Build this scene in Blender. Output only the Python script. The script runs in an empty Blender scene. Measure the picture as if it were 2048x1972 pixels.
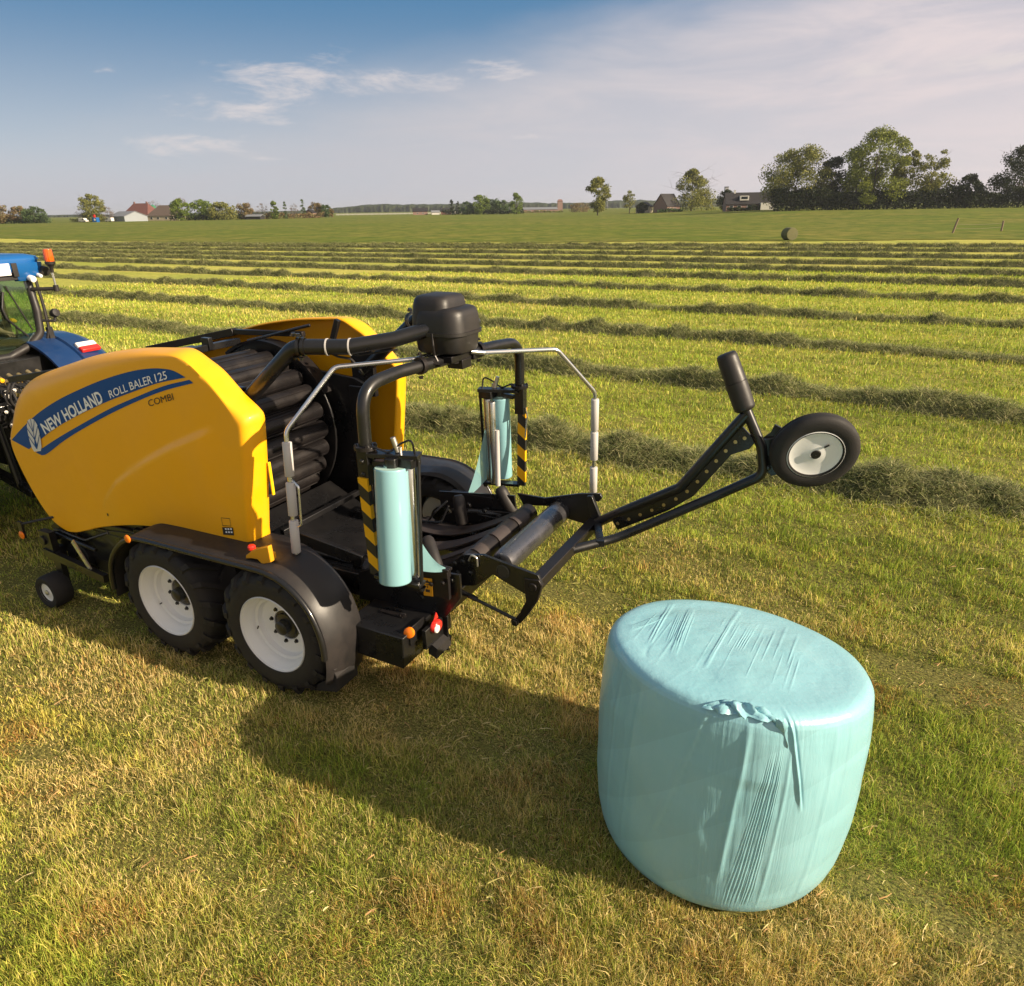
import bpy, math, random
import numpy as np
from mathutils import Vector, Matrix

scene = bpy.context.scene
COL = scene.collection
R = math.radians
PI = math.pi

# ------------------------------------------------------------------ camera
F_PX, H_CAM, ROLL, PITCH = 1420.0, 3.4, 0.0154988, math.atan(569.0 / 1420.0)
fw = Vector((0, math.cos(PITCH), -math.sin(PITCH)))
rt0 = Vector((1, 0, 0)); up0 = rt0.cross(fw)
rt = rt0 * math.cos(ROLL) - up0 * math.sin(ROLL)
up = rt0 * math.sin(ROLL) + up0 * math.cos(ROLL)
cam_data = bpy.data.cameras.new('camera')
cam_data.sensor_fit = 'HORIZONTAL'; cam_data.sensor_width = 36.0
cam_data.lens = F_PX / 2048.0 * 36.0
cam_data.clip_start = 0.05; cam_data.clip_end = 9000
cam = bpy.data.objects.new('camera', cam_data); COL.objects.link(cam)
cam.matrix_world = Matrix(((rt.x, up.x, -fw.x, 0), (rt.y, up.y, -fw.y, 0), (rt.z, up.z, -fw.z, H_CAM), (0, 0, 0, 1)))
scene.camera = cam

# ------------------------------------------------------------------ sun, sky, exposure
SUN_AZ, SUN_EL = R(-22.5), R(25.0)
sun_dir = Vector((math.cos(SUN_AZ) * math.cos(SUN_EL), math.sin(SUN_AZ) * math.cos(SUN_EL), math.sin(SUN_EL)))
sd = bpy.data.lights.new('sun', 'SUN'); sd.energy = 5.0; sd.angle = R(0.55); sd.color = (1.0, 0.83, 0.61)
sun = bpy.data.objects.new('sun', sd); COL.objects.link(sun)
sun.rotation_euler = sun_dir.to_track_quat('Z', 'Y').to_euler()
scene.view_settings.view_transform = 'Standard'
scene.view_settings.look = 'None'
scene.view_settings.exposure = 0.72
scene.view_settings.gamma = 1.0
scene.render.film_transparent = False
try:
    scene.cycles.max_bounces = 6; scene.cycles.transparent_max_bounces = 12
    scene.cycles.use_denoising = True
except Exception:
    pass

world = bpy.data.worlds.new('World'); scene.world = world; world.use_nodes = True
wn = world.node_tree; wn.nodes.clear()
def wnode(t, **k):
    n = wn.nodes.new(t)
    for a, b in k.items(): setattr(n, a, b)
    return n
def wl(a, b): wn.links.new(a, b)
def wmath(op, a, b=None, c=None, clamp=False):
    n = wnode('ShaderNodeMath', operation=op, use_clamp=clamp)
    for i, v in enumerate((a, b, c)):
        if v is None: continue
        if isinstance(v, (int, float)): n.inputs[i].default_value = v
        else: wl(v, n.inputs[i])
    return n.outputs[0]
def wsmooth(v, lo, hi):
    n = wnode('ShaderNodeMapRange', interpolation_type='SMOOTHSTEP')
    wl(v, n.inputs['Value']); n.inputs['From Min'].default_value = lo; n.inputs['From Max'].default_value = hi
    return n.outputs[0]
def wmix(f, a, b):
    n = wnode('ShaderNodeMix', data_type='RGBA')
    if isinstance(f, (int, float)): n.inputs[0].default_value = f
    else: wl(f, n.inputs[0])
    for s, v in ((6, a), (7, b)):
        if isinstance(v, tuple): n.inputs[s].default_value = (*v, 1)
        else: wl(v, n.inputs[s])
    return n.outputs[2]
sky = wnode('ShaderNodeTexSky', sky_type='NISHITA')
sky.sun_disc = False; sky.sun_elevation = SUN_EL
sky.sun_rotation = math.atan2(sun_dir.x, sun_dir.y)
sky.altitude = 0; sky.air_density = 1.0; sky.dust_density = 1.2; sky.ozone_density = 1.6
tc = wnode('ShaderNodeTexCoord')
sep = wnode('ShaderNodeSeparateXYZ'); wl(tc.outputs['Generated'], sep.inputs[0])
az = wmath('ARCTAN2', sep.outputs[0], sep.outputs[1])          # 0 straight ahead, + to the right
el = sep.outputs[2]
def cloud_noise(sx, sy, scale, detail, rough, seed, dist=0.0):
    cx = wnode('ShaderNodeCombineXYZ')
    wl(wmath('MULTIPLY', az, sx), cx.inputs[0]); wl(wmath('MULTIPLY', el, sy), cx.inputs[1]); cx.inputs[2].default_value = seed
    n = wnode('ShaderNodeTexNoise'); wl(cx.outputs[0], n.inputs['Vector'])
    n.inputs['Scale'].default_value = scale; n.inputs['Detail'].default_value = detail
    n.inputs['Roughness'].default_value = rough; n.inputs['Distortion'].default_value = dist
    return n.outputs[0]
# blue is deeper high up on the left, everything pales to the right and to the horizon
pale_n = cloud_noise(1.0, 3.0, 3.0, 4, 0.55, 3.1)
diag = wmath('ADD', wmath('SUBTRACT', wmath('MULTIPLY', az, 0.20), el), wmath('MULTIPLY', wmath('SUBTRACT', pale_n, 0.5), 0.10))
veil = wsmooth(diag, -0.215, -0.10)
deep = wsmooth(el, 0.015, 0.25)
zen = wmix(deep, (3.12, 3.38, 3.82), (0.42, 1.30, 2.45))
base = wmix(0.08, zen, sky.outputs[0])
# out of the picture, overhead and behind, the sky colour is brightened as added fill light, warm round the sun
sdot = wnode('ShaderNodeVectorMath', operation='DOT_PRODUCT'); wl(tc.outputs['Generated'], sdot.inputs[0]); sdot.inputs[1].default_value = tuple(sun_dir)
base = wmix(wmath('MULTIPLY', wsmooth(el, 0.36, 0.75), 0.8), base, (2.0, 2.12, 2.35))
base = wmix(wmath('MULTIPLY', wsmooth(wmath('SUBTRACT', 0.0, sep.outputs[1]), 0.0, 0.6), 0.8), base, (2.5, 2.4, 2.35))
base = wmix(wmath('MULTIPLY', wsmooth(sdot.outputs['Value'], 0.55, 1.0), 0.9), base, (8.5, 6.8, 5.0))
streak = cloud_noise(1.0, 5.0, 4.5, 7, 0.62, 9.2, 0.6)
veil_col = wmix(wsmooth(az, -0.3, 0.75), (3.38, 3.36, 3.62), (5.1, 4.4, 4.38))
veil_amt = wmath('MULTIPLY', veil, wmath('ADD', 0.62, wmath('MULTIPLY', wsmooth(streak, 0.3, 0.75), 0.38)))
above = wsmooth(el, 0.95, 0.35)
c1 = wmix(wmath('MULTIPLY', veil_amt, above), base, veil_col)
# small fair-weather puffs low on the left half
puff = cloud_noise(1.0, 3.4, 10.5, 9, 0.66, 5.3, 0.3)
def blob(a0, e0, sa, se):
    u_ = wmath('DIVIDE', wmath('SUBTRACT', az, a0), sa); v_ = wmath('DIVIDE', wmath('SUBTRACT', el, e0), se)
    return wmath('POWER', 2.718, wmath('MULTIPLY', wmath('ADD', wmath('MULTIPLY', u_, u_), wmath('MULTIPLY', v_, v_)), -1.0))
env = None
for q in ((-0.225, 0.140, 0.16, 0.030), (-0.31, 0.112, 0.10, 0.020), (-0.01, 0.158, 0.09, 0.020), (-0.37, 0.073, 0.12, 0.020), (-0.12, 0.145, 0.10, 0.018), (0.52, 0.135, 0.16, 0.012), (0.03, 0.083, 0.05, 0.007)):
    g_ = blob(*q); env = g_ if env is None else wmath('MAXIMUM', env, g_)
pm = wmath('MULTIPLY', wsmooth(wmath('ADD', puff, wmath('MULTIPLY', wmath('SUBTRACT', env, 1.0), 0.30)), 0.365, 0.64), 0.72)
c2 = wmix(pm, c1, (4.75, 4.30, 4.22))
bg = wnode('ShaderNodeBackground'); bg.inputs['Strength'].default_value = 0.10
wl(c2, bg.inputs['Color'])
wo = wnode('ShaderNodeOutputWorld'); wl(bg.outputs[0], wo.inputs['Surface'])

# ------------------------------------------------------------------ numpy noise and terrain
def _hash(ix, iy, seed):
    n = (ix.astype(np.int64) * 374761393 + iy.astype(np.int64) * 668265263 + seed * 1442695041) & 0xFFFFFFFF
    n = ((n ^ (n >> 13)) * 1274126177) & 0xFFFFFFFF
    return ((n ^ (n >> 16)) & 0xFFFFFF) / float(0xFFFFFF)
def vnoise(x, y, seed=0):
    x = np.asarray(x, float); y = np.asarray(y, float)
    ix = np.floor(x); iy = np.floor(y); fx = x - ix; fy = y - iy
    fx = fx * fx * (3 - 2 * fx); fy = fy * fy * (3 - 2 * fy)
    a = _hash(ix, iy, seed); b = _hash(ix + 1, iy, seed); c = _hash(ix, iy + 1, seed); d = _hash(ix + 1, iy + 1, seed)
    return (a * (1 - fx) + b * fx) * (1 - fy) + (c * (1 - fx) + d * fx) * fy
def fbm(x, y, seed=0, oct=4):
    s = 0; a = 0.5; t = 0
    for o in range(oct):
        s = s + a * vnoise(np.asarray(x) * 2 ** o, np.asarray(y) * 2 ** o, seed + o * 17); t += a; a *= 0.55
    return s / t
def sstep(x, a, b):
    t = np.clip((np.asarray(x, float) - a) / (b - a), 0, 1); return t * t * (3 - 2 * t)
def terrain(x, y):
    z = 1.25 * sstep(x, 45, 105) * sstep(y, 105, 215)
    z = z - 0.0 * np.asarray(x)
    return z
def ground_z(x, y):
    r = np.hypot(x, y)
    near = 1 - sstep(r, 9, 18)
    return terrain(x, y) + near * (fbm(np.asarray(x) * 1.6, np.asarray(y) * 1.6, 5, 3) - 0.5) * 0.035
ROW = Vector((0.889, -0.457, 0)).normalized()       # direction the rows, the machine and the wheel tracks run
EDGE = [(-400, 265), (-84.2, 125.4), (-43.1, 96.2), (-21.2, 87.2), (-1.4, 81.6), (23.2, 75.3), (51.8, 70.0), (140, 32), (400, -90)]

# ------------------------------------------------------------------ materials
def new_mat(name):
    m = bpy.data.materials.new(name); m.use_nodes = True
    nt = m.node_tree; b = nt.nodes['Principled BSDF']
    return m, nt, b
def N(nt, t, **k):
    n = nt.nodes.new(t)
    for a, b in k.items(): setattr(n, a, b)
    return n
def L(nt, a, b): nt.links.new(a, b)
def mat(name, col, rough=0.5, metal=0.0, var=0.12, scale=6.0, dust=0.0, bump=0.0, coat=0.0, dust_col=(0.16, 0.12, 0.075), bscale=60.0, spec=0.5):
    m, nt, b = new_mat(name)
    tcn = N(nt, 'ShaderNodeTexCoord')
    nz = N(nt, 'ShaderNodeTexNoise'); nz.inputs['Scale'].default_value = scale; nz.inputs['Detail'].default_value = 6; nz.inputs['Roughness'].default_value = 0.6
    L(nt, tcn.outputs['Object'], nz.inputs['Vector'])
    mx = N(nt, 'ShaderNodeMix', data_type='RGBA')
    L(nt, nz.outputs[0], mx.inputs[0])
    mx.inputs[6].default_value = (*[c * (1 - var) for c in col], 1); mx.inputs[7].default_value = (*[min(1, c * (1 + var)) for c in col], 1)
    out = mx.outputs[2]
    if dust > 0:
        n2 = N(nt, 'ShaderNodeTexNoise'); n2.inputs['Scale'].default_value = 3.2; n2.inputs['Detail'].default_value = 9; n2.inputs['Roughness'].default_value = 0.7
        L(nt, tcn.outputs['Object'], n2.inputs['Vector'])
        mr = N(nt, 'ShaderNodeMapRange'); L(nt, n2.outputs[0], mr.inputs['Value']); mr.inputs['From Min'].default_value = 0.42; mr.inputs['From Max'].default_value = 0.78
        mr.inputs['To Max'].default_value = dust
        m2 = N(nt, 'ShaderNodeMix', data_type='RGBA'); L(nt, mr.outputs[0], m2.inputs[0]); L(nt, out, m2.inputs[6]); m2.inputs[7].default_value = (*dust_col, 1)
        out = m2.outputs[2]
        mr2 = N(nt, 'ShaderNodeMapRange'); L(nt, mr.outputs[0], mr2.inputs['Value']); mr2.inputs['From Max'].default_value = max(dust, .01)
        mr2.inputs['To Min'].default_value = rough; mr2.inputs['To Max'].default_value = min(1, rough + 0.3)
        L(nt, mr2.outputs[0], b.inputs['Roughness'])
    else:
        b.inputs['Roughness'].default_value = rough
    L(nt, out, b.inputs['Base Color'])
    b.inputs['Metallic'].default_value = metal
    b.inputs['Specular IOR Level'].default_value = spec
    if coat: b.inputs['Coat Weight'].default_value = coat; b.inputs['Coat Roughness'].default_value = 0.08
    if bump > 0:
        nb = N(nt, 'ShaderNodeTexNoise'); nb.inputs['Scale'].default_value = bscale; nb.inputs['Detail'].default_value = 5
        L(nt, tcn.outputs['Object'], nb.inputs['Vector'])
        bp = N(nt, 'ShaderNodeBump'); bp.inputs['Strength'].default_value = bump; bp.inputs['Distance'].default_value = 0.01
        L(nt, nb.outputs[0], bp.inputs['Height']); L(nt, bp.outputs[0], b.inputs['Normal'])
    return m
M = {}
M['yellow'] = mat('yellow_paint', (0.97, 0.455, 0.004), 0.36, 0, 0.03, 2.0, dust=0.10, coat=0.15, dust_col=(0.55, 0.36, 0.10))
M['black'] = mat('black_paint', (0.008, 0.008, 0.009), 0.26, 0, 0.2, 4.0, dust=0.16, coat=0.2, dust_col=(0.035, 0.028, 0.022))
M['steel_dark'] = mat('worn_dark_steel', (0.018, 0.016, 0.017), 0.32, 0.4, 0.3, 9.0, dust=0.3, dust_col=(0.055, 0.04, 0.032), bump=0.05)
M['plastic'] = mat('black_plastic', (0.015, 0.014, 0.0145), 0.42, 0, 0.18, 5.0, dust=0.35, dust_col=(0.058, 0.040, 0.032), bump=0.06, bscale=220)
M['polished'] = mat('polished_dark_steel', (0.20, 0.20, 0.215), 0.22, 0.85, 0.2, 6.0, dust=0.25, dust_col=(0.07, 0.05, 0.04))
M['rubber'] = mat('tyre_rubber', (0.013, 0.012, 0.0125), 0.68, 0, 0.2, 8.0, dust=0.4, dust_col=(0.045, 0.032, 0.025), bump=0.12, bscale=90)
M['belt'] = mat('rubber_belt', (0.036, 0.028, 0.027), 0.5, 0, 0.15, 7.0, dust=0.3, dust_col=(0.085, 0.06, 0.05), bump=0.06)
M['white'] = mat('white_rim_paint', (0.80, 0.80, 0.79), 0.35, 0, 0.03, 5.0, dust=0.10, dust_col=(0.45, 0.42, 0.36))
M['zinc'] = mat('zinc_plate', (0.62, 0.60, 0.56), 0.35, 0.9, 0.1, 20)
M['alu'] = mat('brushed_aluminium', (0.74, 0.74, 0.75), 0.26, 0.95, 0.06, 12)
M['sleeve'] = mat('grey_plastic_sleeve', (0.52, 0.50, 0.49), 0.5, 0, 0.05, 9.0, dust=0.08, dust_col=(0.4, 0.36, 0.3))
M['film'] = mat('turquoise_film', (0.26, 0.50, 0.555), 0.22, 0, 0.04, 3.0, coat=0.4)
M['film_end'] = mat('film_roll_end', (0.42, 0.62, 0.56), 0.5, 0, 0.06, 40.0)
M['decal_blue'] = mat('decal_blue', (0.006, 0.075, 0.29), 0.5, 0, 0.03, 2.0, spec=0.2)
M['decal_white'] = mat('decal_silver_white', (0.88, 0.90, 0.92), 0.45, 0, 0.03, 2.0)
M['decal_black'] = mat('decal_black', (0.03, 0.028, 0.025), 0.5)
M['orange'] = mat('orange_reflector', (0.95, 0.22, 0.01), 0.3, 0, 0.06, 30)
M['amber'] = mat('amber_label', (0.72, 0.33, 0.01), 0.45, 0, 0.05, 10)
M['red'] = mat('red_lens', (0.75, 0.03, 0.02), 0.25, 0, 0.08, 30, coat=0.4)
M['lamp_white'] = mat('white_lens', (0.85, 0.80, 0.78), 0.2, 0, 0.03, 20, coat=0.4)
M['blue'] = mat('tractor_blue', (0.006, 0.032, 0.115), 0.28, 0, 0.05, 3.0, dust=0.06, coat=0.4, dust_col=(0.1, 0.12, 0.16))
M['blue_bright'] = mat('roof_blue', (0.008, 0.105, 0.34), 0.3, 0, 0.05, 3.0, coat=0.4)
M['brass_and_spots'] = mat('brass_and_hole_spots', (0.55, 0.42, 0.20), 0.35, 0.8, 0.2, 30)
M['skin'] = mat('skin', (0.50, 0.27, 0.18), 0.55, 0, 0.06, 12)
M['shirt'] = mat('navy_shirt', (0.03, 0.045, 0.10), 0.85, 0, 0.1, 12)
M['hair'] = mat('brown_hair', (0.05, 0.03, 0.02), 0.6, 0, 0.2, 30)
M['wood'] = mat('weathered_wood', (0.22, 0.16, 0.11), 0.85, 0, 0.3, 9)
M['hay'] = mat('hay_bale_net', (0.14, 0.135, 0.06), 0.9, 0, 0.5, 14, bump=0.6, bscale=25)

def m_hazard():
    m, nt, b = new_mat('hazard_stripes')
    tcn = N(nt, 'ShaderNodeTexCoord'); sp = N(nt, 'ShaderNodeSeparateXYZ'); L(nt, tcn.outputs['Object'], sp.inputs[0])
    a = N(nt, 'ShaderNodeMath', operation='ADD'); L(nt, sp.outputs[2], a.inputs[0])
    k = N(nt, 'ShaderNodeMath', operation='MULTIPLY'); L(nt, sp.outputs[0], k.inputs[0]); k.inputs[1].default_value = 0.75; L(nt, k.outputs[0], a.inputs[1])
    s = N(nt, 'ShaderNodeMath', operation='MULTIPLY'); L(nt, a.outputs[0], s.inputs[0]); s.inputs[1].default_value = 1 / 0.198
    fr = N(nt, 'ShaderNodeMath', operation='FRACT'); L(nt, s.outputs[0], fr.inputs[0])
    gt = N(nt, 'ShaderNodeMath', operation='GREATER_THAN'); L(nt, fr.outputs[0], gt.inputs[0]); gt.inputs[1].default_value = 0.5
    mx = N(nt, 'ShaderNodeMix', data_type='RGBA'); L(nt, gt.outputs[0], mx.inputs[0])
    mx.inputs[6].default_value = (0.02, 0.02, 0.02, 1); mx.inputs[7].default_value = (0.85, 0.44, 0.005, 1)
    L(nt, mx.outputs[2], b.inputs['Base Color']); b.inputs['Roughness'].default_value = 0.4
    return m
M['hazard'] = m_hazard()
def m_glass():
    m, nt, b = new_mat('tinted_glass'); nt.nodes.remove(b)
    o = nt.nodes['Material Output']
    t = N(nt, 'ShaderNodeBsdfTransparent'); t.inputs[0].default_value = (0.46, 0.62, 0.56, 1)
    g = N(nt, 'ShaderNodeBsdfGlossy'); g.inputs['Roughness'].default_value = 0.03; g.inputs[0].default_value = (0.9, 1.0, 0.95, 1)
    f = N(nt, 'ShaderNodeFresnel'); f.inputs[0].default_value = 1.5
    a = N(nt, 'ShaderNodeMath', operation='ADD'); L(nt, f.outputs[0], a.inputs[0]); a.inputs[1].default_value = 0.06
    x = N(nt, 'ShaderNodeMixShader'); L(nt, a.outputs[0], x.inputs[0]); L(nt, t.outputs[0], x.inputs[1]); L(nt, g.outputs[0], x.inputs[2])
    L(nt, x.outputs[0], o.inputs['Surface'])
    return m
M['glass'] = m_glass()
def m_thin():
    m, nt, b = new_mat('stretched_film')
    o = nt.nodes['Material Output']; b.inputs['Base Color'].default_value = (0.30, 0.56, 0.60, 1); b.inputs['Roughness'].default_value = 0.25
    tcn = N(nt, 'ShaderNodeTexCoord'); mp = N(nt, 'ShaderNodeMapping'); mp.inputs['Scale'].default_value = (30, 30, 9); L(nt, tcn.outputs['Object'], mp.inputs['Vector'])
    n = N(nt, 'ShaderNodeTexNoise'); n.inputs['Scale'].default_value = 1; n.inputs['Detail'].default_value = 4; L(nt, mp.outputs[0], n.inputs['Vector'])
    bp = N(nt, 'ShaderNodeBump'); bp.inputs['Strength'].default_value = 0.5; bp.inputs['Distance'].default_value = 0.01; L(nt, n.outputs[0], bp.inputs['Height']); L(nt, bp.outputs[0], b.inputs['Normal'])
    t = N(nt, 'ShaderNodeBsdfTransparent'); t.inputs[0].default_value = (0.75, 0.92, 0.95, 1)
    l2 = N(nt, 'ShaderNodeBsdfTranslucent'); l2.inputs[0].default_value = (0.35, 0.65, 0.68, 1)
    x1 = N(nt, 'ShaderNodeMixShader'); x1.inputs[0].default_value = 0.35; L(nt, b.outputs[0], x1.inputs[1]); L(nt, l2.outputs[0], x1.inputs[2])
    x2 = N(nt, 'ShaderNodeMixShader'); x2.inputs[0].default_value = 0.22; L(nt, x1.outputs[0], x2.inputs[1]); L(nt, t.outputs[0], x2.inputs[2])
    L(nt, x2.outputs[0], o.inputs['Surface']); return m
M['film_thin'] = m_thin()
def m_beacon():
    m, nt, b = new_mat('amber_beacon_glass')
    b.inputs['Base Color'].default_value = (0.95, 0.16, 0.01, 1); b.inputs['Roughness'].default_value = 0.12
    b.inputs['Transmission Weight'].default_value = 0.35; b.inputs['Coat Weight'].default_value = 0.5
    w = N(nt, 'ShaderNodeTexWave'); w.inputs['Scale'].default_value = 22
    t = N(nt, 'ShaderNodeTexCoord'); L(nt, t.outputs['Object'], w.inputs['Vector'])
    bp = N(nt, 'ShaderNodeBump'); bp.inputs['Strength'].default_value = 0.5; bp.inputs['Distance'].default_value = 0.01
    L(nt, w.outputs[1], bp.inputs['Height']); L(nt, bp.outputs[0], b.inputs['Normal'])
    return m
M['beacon'] = m_beacon()
def m_attr(name, rough=0.6, transl=0.35):
    m, nt, b = new_mat(name)
    o = nt.nodes['Material Output']
    at = N(nt, 'ShaderNodeAttribute', attribute_name='tint')
    L(nt, at.outputs['Color'], b.inputs['Base Color']); b.inputs['Roughness'].default_value = rough; b.inputs['Specular IOR Level'].default_value = 0.25
    t = N(nt, 'ShaderNodeBsdfTranslucent'); L(nt, at.outputs['Color'], t.inputs[0])
    x = N(nt, 'ShaderNodeMixShader'); x.inputs[0].default_value = transl
    L(nt, b.outputs[0], x.inputs[1]); L(nt, t.outputs[0], x.inputs[2]); L(nt, x.outputs[0], o.inputs['Surface'])
    return m
M['grass'] = m_attr('grass_blades', 0.55, 0.30)
M['leaf'] = m_attr('tree_leaves', 0.6, 0.30)
M['bark'] = mat('tree_bark', (0.075, 0.06, 0.048), 0.9, 0, 0.3, 3.0)

# ------------------------------------------------------------------ mesh helpers
def fillet(pts, rad, n=7):
    P = [Vector(p) for p in pts]; out = [P[0]]
    for i in range(1, len(P) - 1):
        a, b, c = P[i - 1], P[i], P[i + 1]
        u = (a - b); w = (c - b); lu, lw = u.length, w.length; u.normalize(); w.normalize()
        ang = u.angle(w, 0)
        rr = rad[i - 1] if isinstance(rad, (list, tuple)) else rad
        if ang > PI - 0.05 or rr <= 0: out.append(b); continue
        d = min(rr / math.tan(ang / 2), lu * 0.48, lw * 0.48)
        p0 = b + u * d; p1 = b + w * d
        for k in range(n + 1):
            t = k / n
            out.append(p0 * (1 - t) ** 2 + b * 2 * t * (1 - t) + p1 * t * t)
    out.append(P[-1]); return out
class MB:
    def __init__(self): self.v = []; self.f = []; self.mi = []; self.cur = 0
    def add(self, vs, fs):
        o = len(self.v); self.v += [tuple(v) for v in vs]
        self.f += [tuple(i + o for i in q) for q in fs]; self.mi += [self.cur] * len(fs); return self
    def box(self, c, s, rot=None):
        c = Vector(c); hx, hy, hz = s[0] / 2, s[1] / 2, s[2] / 2
        vs = [Vector((x, y, z)) for x in (-hx, hx) for y in (-hy, hy) for z in (-hz, hz)]
        if rot is not None: vs = [rot @ v for v in vs]
        return self.add([v + c for v in vs], [(0, 1, 3, 2), (4, 6, 7, 5), (0, 4, 5, 1), (2, 3, 7, 6), (0, 2, 6, 4), (1, 5, 7, 3)])
    def beam(self, p0, p1, w, h, upv=(0, 0, 1)):
        p0, p1 = Vector(p0), Vector(p1); d = p1 - p0; ln = d.length; d.normalize()
        u = Vector(upv); s = d.cross(u)
        if s.length < 1e-4: s = d.cross(Vector((1, 0, 0)))
        s.normalize(); u = s.cross(d)
        m = Matrix((d, s, u)).transposed()
        return self.box((p0 + p1) / 2, (ln, w, h), m)
    def prism(self, poly, axis, lo, hi):
        def P(a, b, c):
            return {'y': (a, c, b), 'x': (c, a, b), 'z': (a, b, c)}[axis]
        n = len(poly)
        vs = [P(a, b, lo) for a, b in poly] + [P(a, b, hi) for a, b in poly]
        fs = [tuple(range(n)), tuple(range(2 * n - 1, n - 1, -1))] + [(i, i + n, (i + 1) % n + n, (i + 1) % n) for i in range(n)]
        return self.add(vs, fs)
    def tube(self, pts, r, seg=14, cap=True):
        P = [Vector(p) for p in pts]; n = len(P)
        rs = r if isinstance(r, (list, tuple)) else [r] * n
        T = []
        for i in range(n):
            t = P[min(i + 1, n - 1)] - P[max(i - 1, 0)]
            if t.length < 1e-9: t = Vector((0, 0, 1))
            T.append(t.normalized())
        a = T[0].orthogonal().normalized(); vs = []; fs = []
        for i in range(n):
            if i: a = (a - T[i] * a.dot(T[i]));  a = a.normalized() if a.length > 1e-6 else T[i].orthogonal().normalized()
            b = T[i].cross(a)
            for k in range(seg):
                th = 2 * PI * k / seg
                vs.append(P[i] + (a * math.cos(th) + b * math.sin(th)) * rs[i])
        for i in range(n - 1):
            for k in range(seg):
                k2 = (k + 1) % seg
                fs.append((i * seg + k, i * seg + k2, (i + 1) * seg + k2, (i + 1) * seg + k))
        if cap: fs.append(tuple(range(seg - 1, -1, -1))); fs.append(tuple((n - 1) * seg + k for k in range(seg)))
        return self.add(vs, fs)
    def rod(self, p0, p1, r, seg=16): return self.tube([p0, p1], r, seg)
    def lathe(self, prof, o, ax, seg=40, close=False):
        o = Vector(o); ax = Vector(ax).normalized(); a = ax.orthogonal().normalized(); b = ax.cross(a)
        vs = []; fs = []; n = len(prof)
        for r, h in prof:
            for k in range(seg):
                th = 2 * PI * k / seg
                vs.append(o + ax * h + (a * math.cos(th) + b * math.sin(th)) * r)
        for i in range(n - 1 if not close else n):
            j = (i + 1) % n
            for k in range(seg):
                k2 = (k + 1) % seg
                fs.append((i * seg + k, i * seg + k2, j * seg + k2, j * seg + k))
        return self.add(vs, fs)
    def cap_roller(self, p0, p1, r, seg=28, bev=0.012):
        p0, p1 = Vector(p0), Vector(p1); ln = (p1 - p0).length
        return self.lathe([(0.001, 0), (r - bev, 0), (r, bev), (r, ln - bev), (r - bev, ln), (0.001, ln)], p0, p1 - p0, seg)
    def bolt(self, p, n, r=0.012, h=0.010): 
        n = Vector(n).normalized(); p = Vector(p)
        return self.lathe([(r * 1.5, 0), (r * 1.5, h * .3), (r, h * .3), (r, h), (0.0005, h)], p, n, 6)
    def ell(self, c, rx, ry, rz, seg=20, rings=12):
        vs = []; fs = []; c = Vector(c)
        for i in range(rings + 1):
            ph = PI * i / rings
            for k in range(seg):
                th = 2 * PI * k / seg
                vs.append(c + Vector((rx * math.sin(ph) * math.cos(th), ry * math.sin(ph) * math.sin(th), rz * math.cos(ph))))
        for i in range(rings):
            for k in range(seg):
                fs.append((i * seg + k, (i + 1) * seg + k, (i + 1) * seg + (k + 1) % seg, i * seg + (k + 1) % seg))
        return self.add(vs, fs)
    def loft(self, rings, cap=True):
        n = len(rings[0]); vs = [p for r_ in rings for p in r_]; fs = []
        for i in range(len(rings) - 1):
            for k in range(n):
                k2 = (k + 1) % n
                fs.append((i * n + k, i * n + k2, (i + 1) * n + k2, (i + 1) * n + k))
        if cap: fs.append(tuple(range(n - 1, -1, -1))); fs.append(tuple((len(rings) - 1) * n + k for k in range(n)))
        return self.add(vs, fs)
    def build(self, name, m, parent=None, bevel=0.0, sharp=40, loc=None):
        me = bpy.data.meshes.new(name)
        me.from_pydata(self.v, [], self.f); me.validate()
        ms = m if isinstance(m, (list, tuple)) else [m]
        for q in ms: me.materials.append(q)
        if len(ms) > 1 and len(me.polygons) == len(self.mi): me.polygons.foreach_set('material_index', self.mi)
        bm_fix(me)
        me.polygons.foreach_set('use_smooth', [True] * len(me.polygons))
        me.set_sharp_from_angle(angle=R(sharp))
        me.update()
        o = bpy.data.objects.new(name, me); COL.objects.link(o)
        if parent is not None: o.parent = parent
        if loc is not None: o.location = loc
        if bevel > 0:
            bv = o.modifiers.new('bevel', 'BEVEL'); bv.width = bevel; bv.segments = 2; bv.limit_method = 'ANGLE'; bv.angle_limit = R(50)
        return o
import bmesh
def bm_fix(me):
    b = bmesh.new(); b.from_mesh(me)
    bmesh.ops.recalc_face_normals(b, faces=b.faces[:]); b.to_mesh(me); b.free()
def tag(o, label=None, cat=None, group=None, kind=None):
    if label: o['label'] = label
    if cat: o['category'] = cat
    if group: o['group'] = group
    if kind: o['kind'] = kind
    return o
def empty(name, loc=(0, 0, 0), rz=0.0):
    o = bpy.data.objects.new(name, None); COL.objects.link(o); o.empty_display_size = 0.3
    o.location = loc; o.rotation_euler = (0, 0, rz); return o
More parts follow.
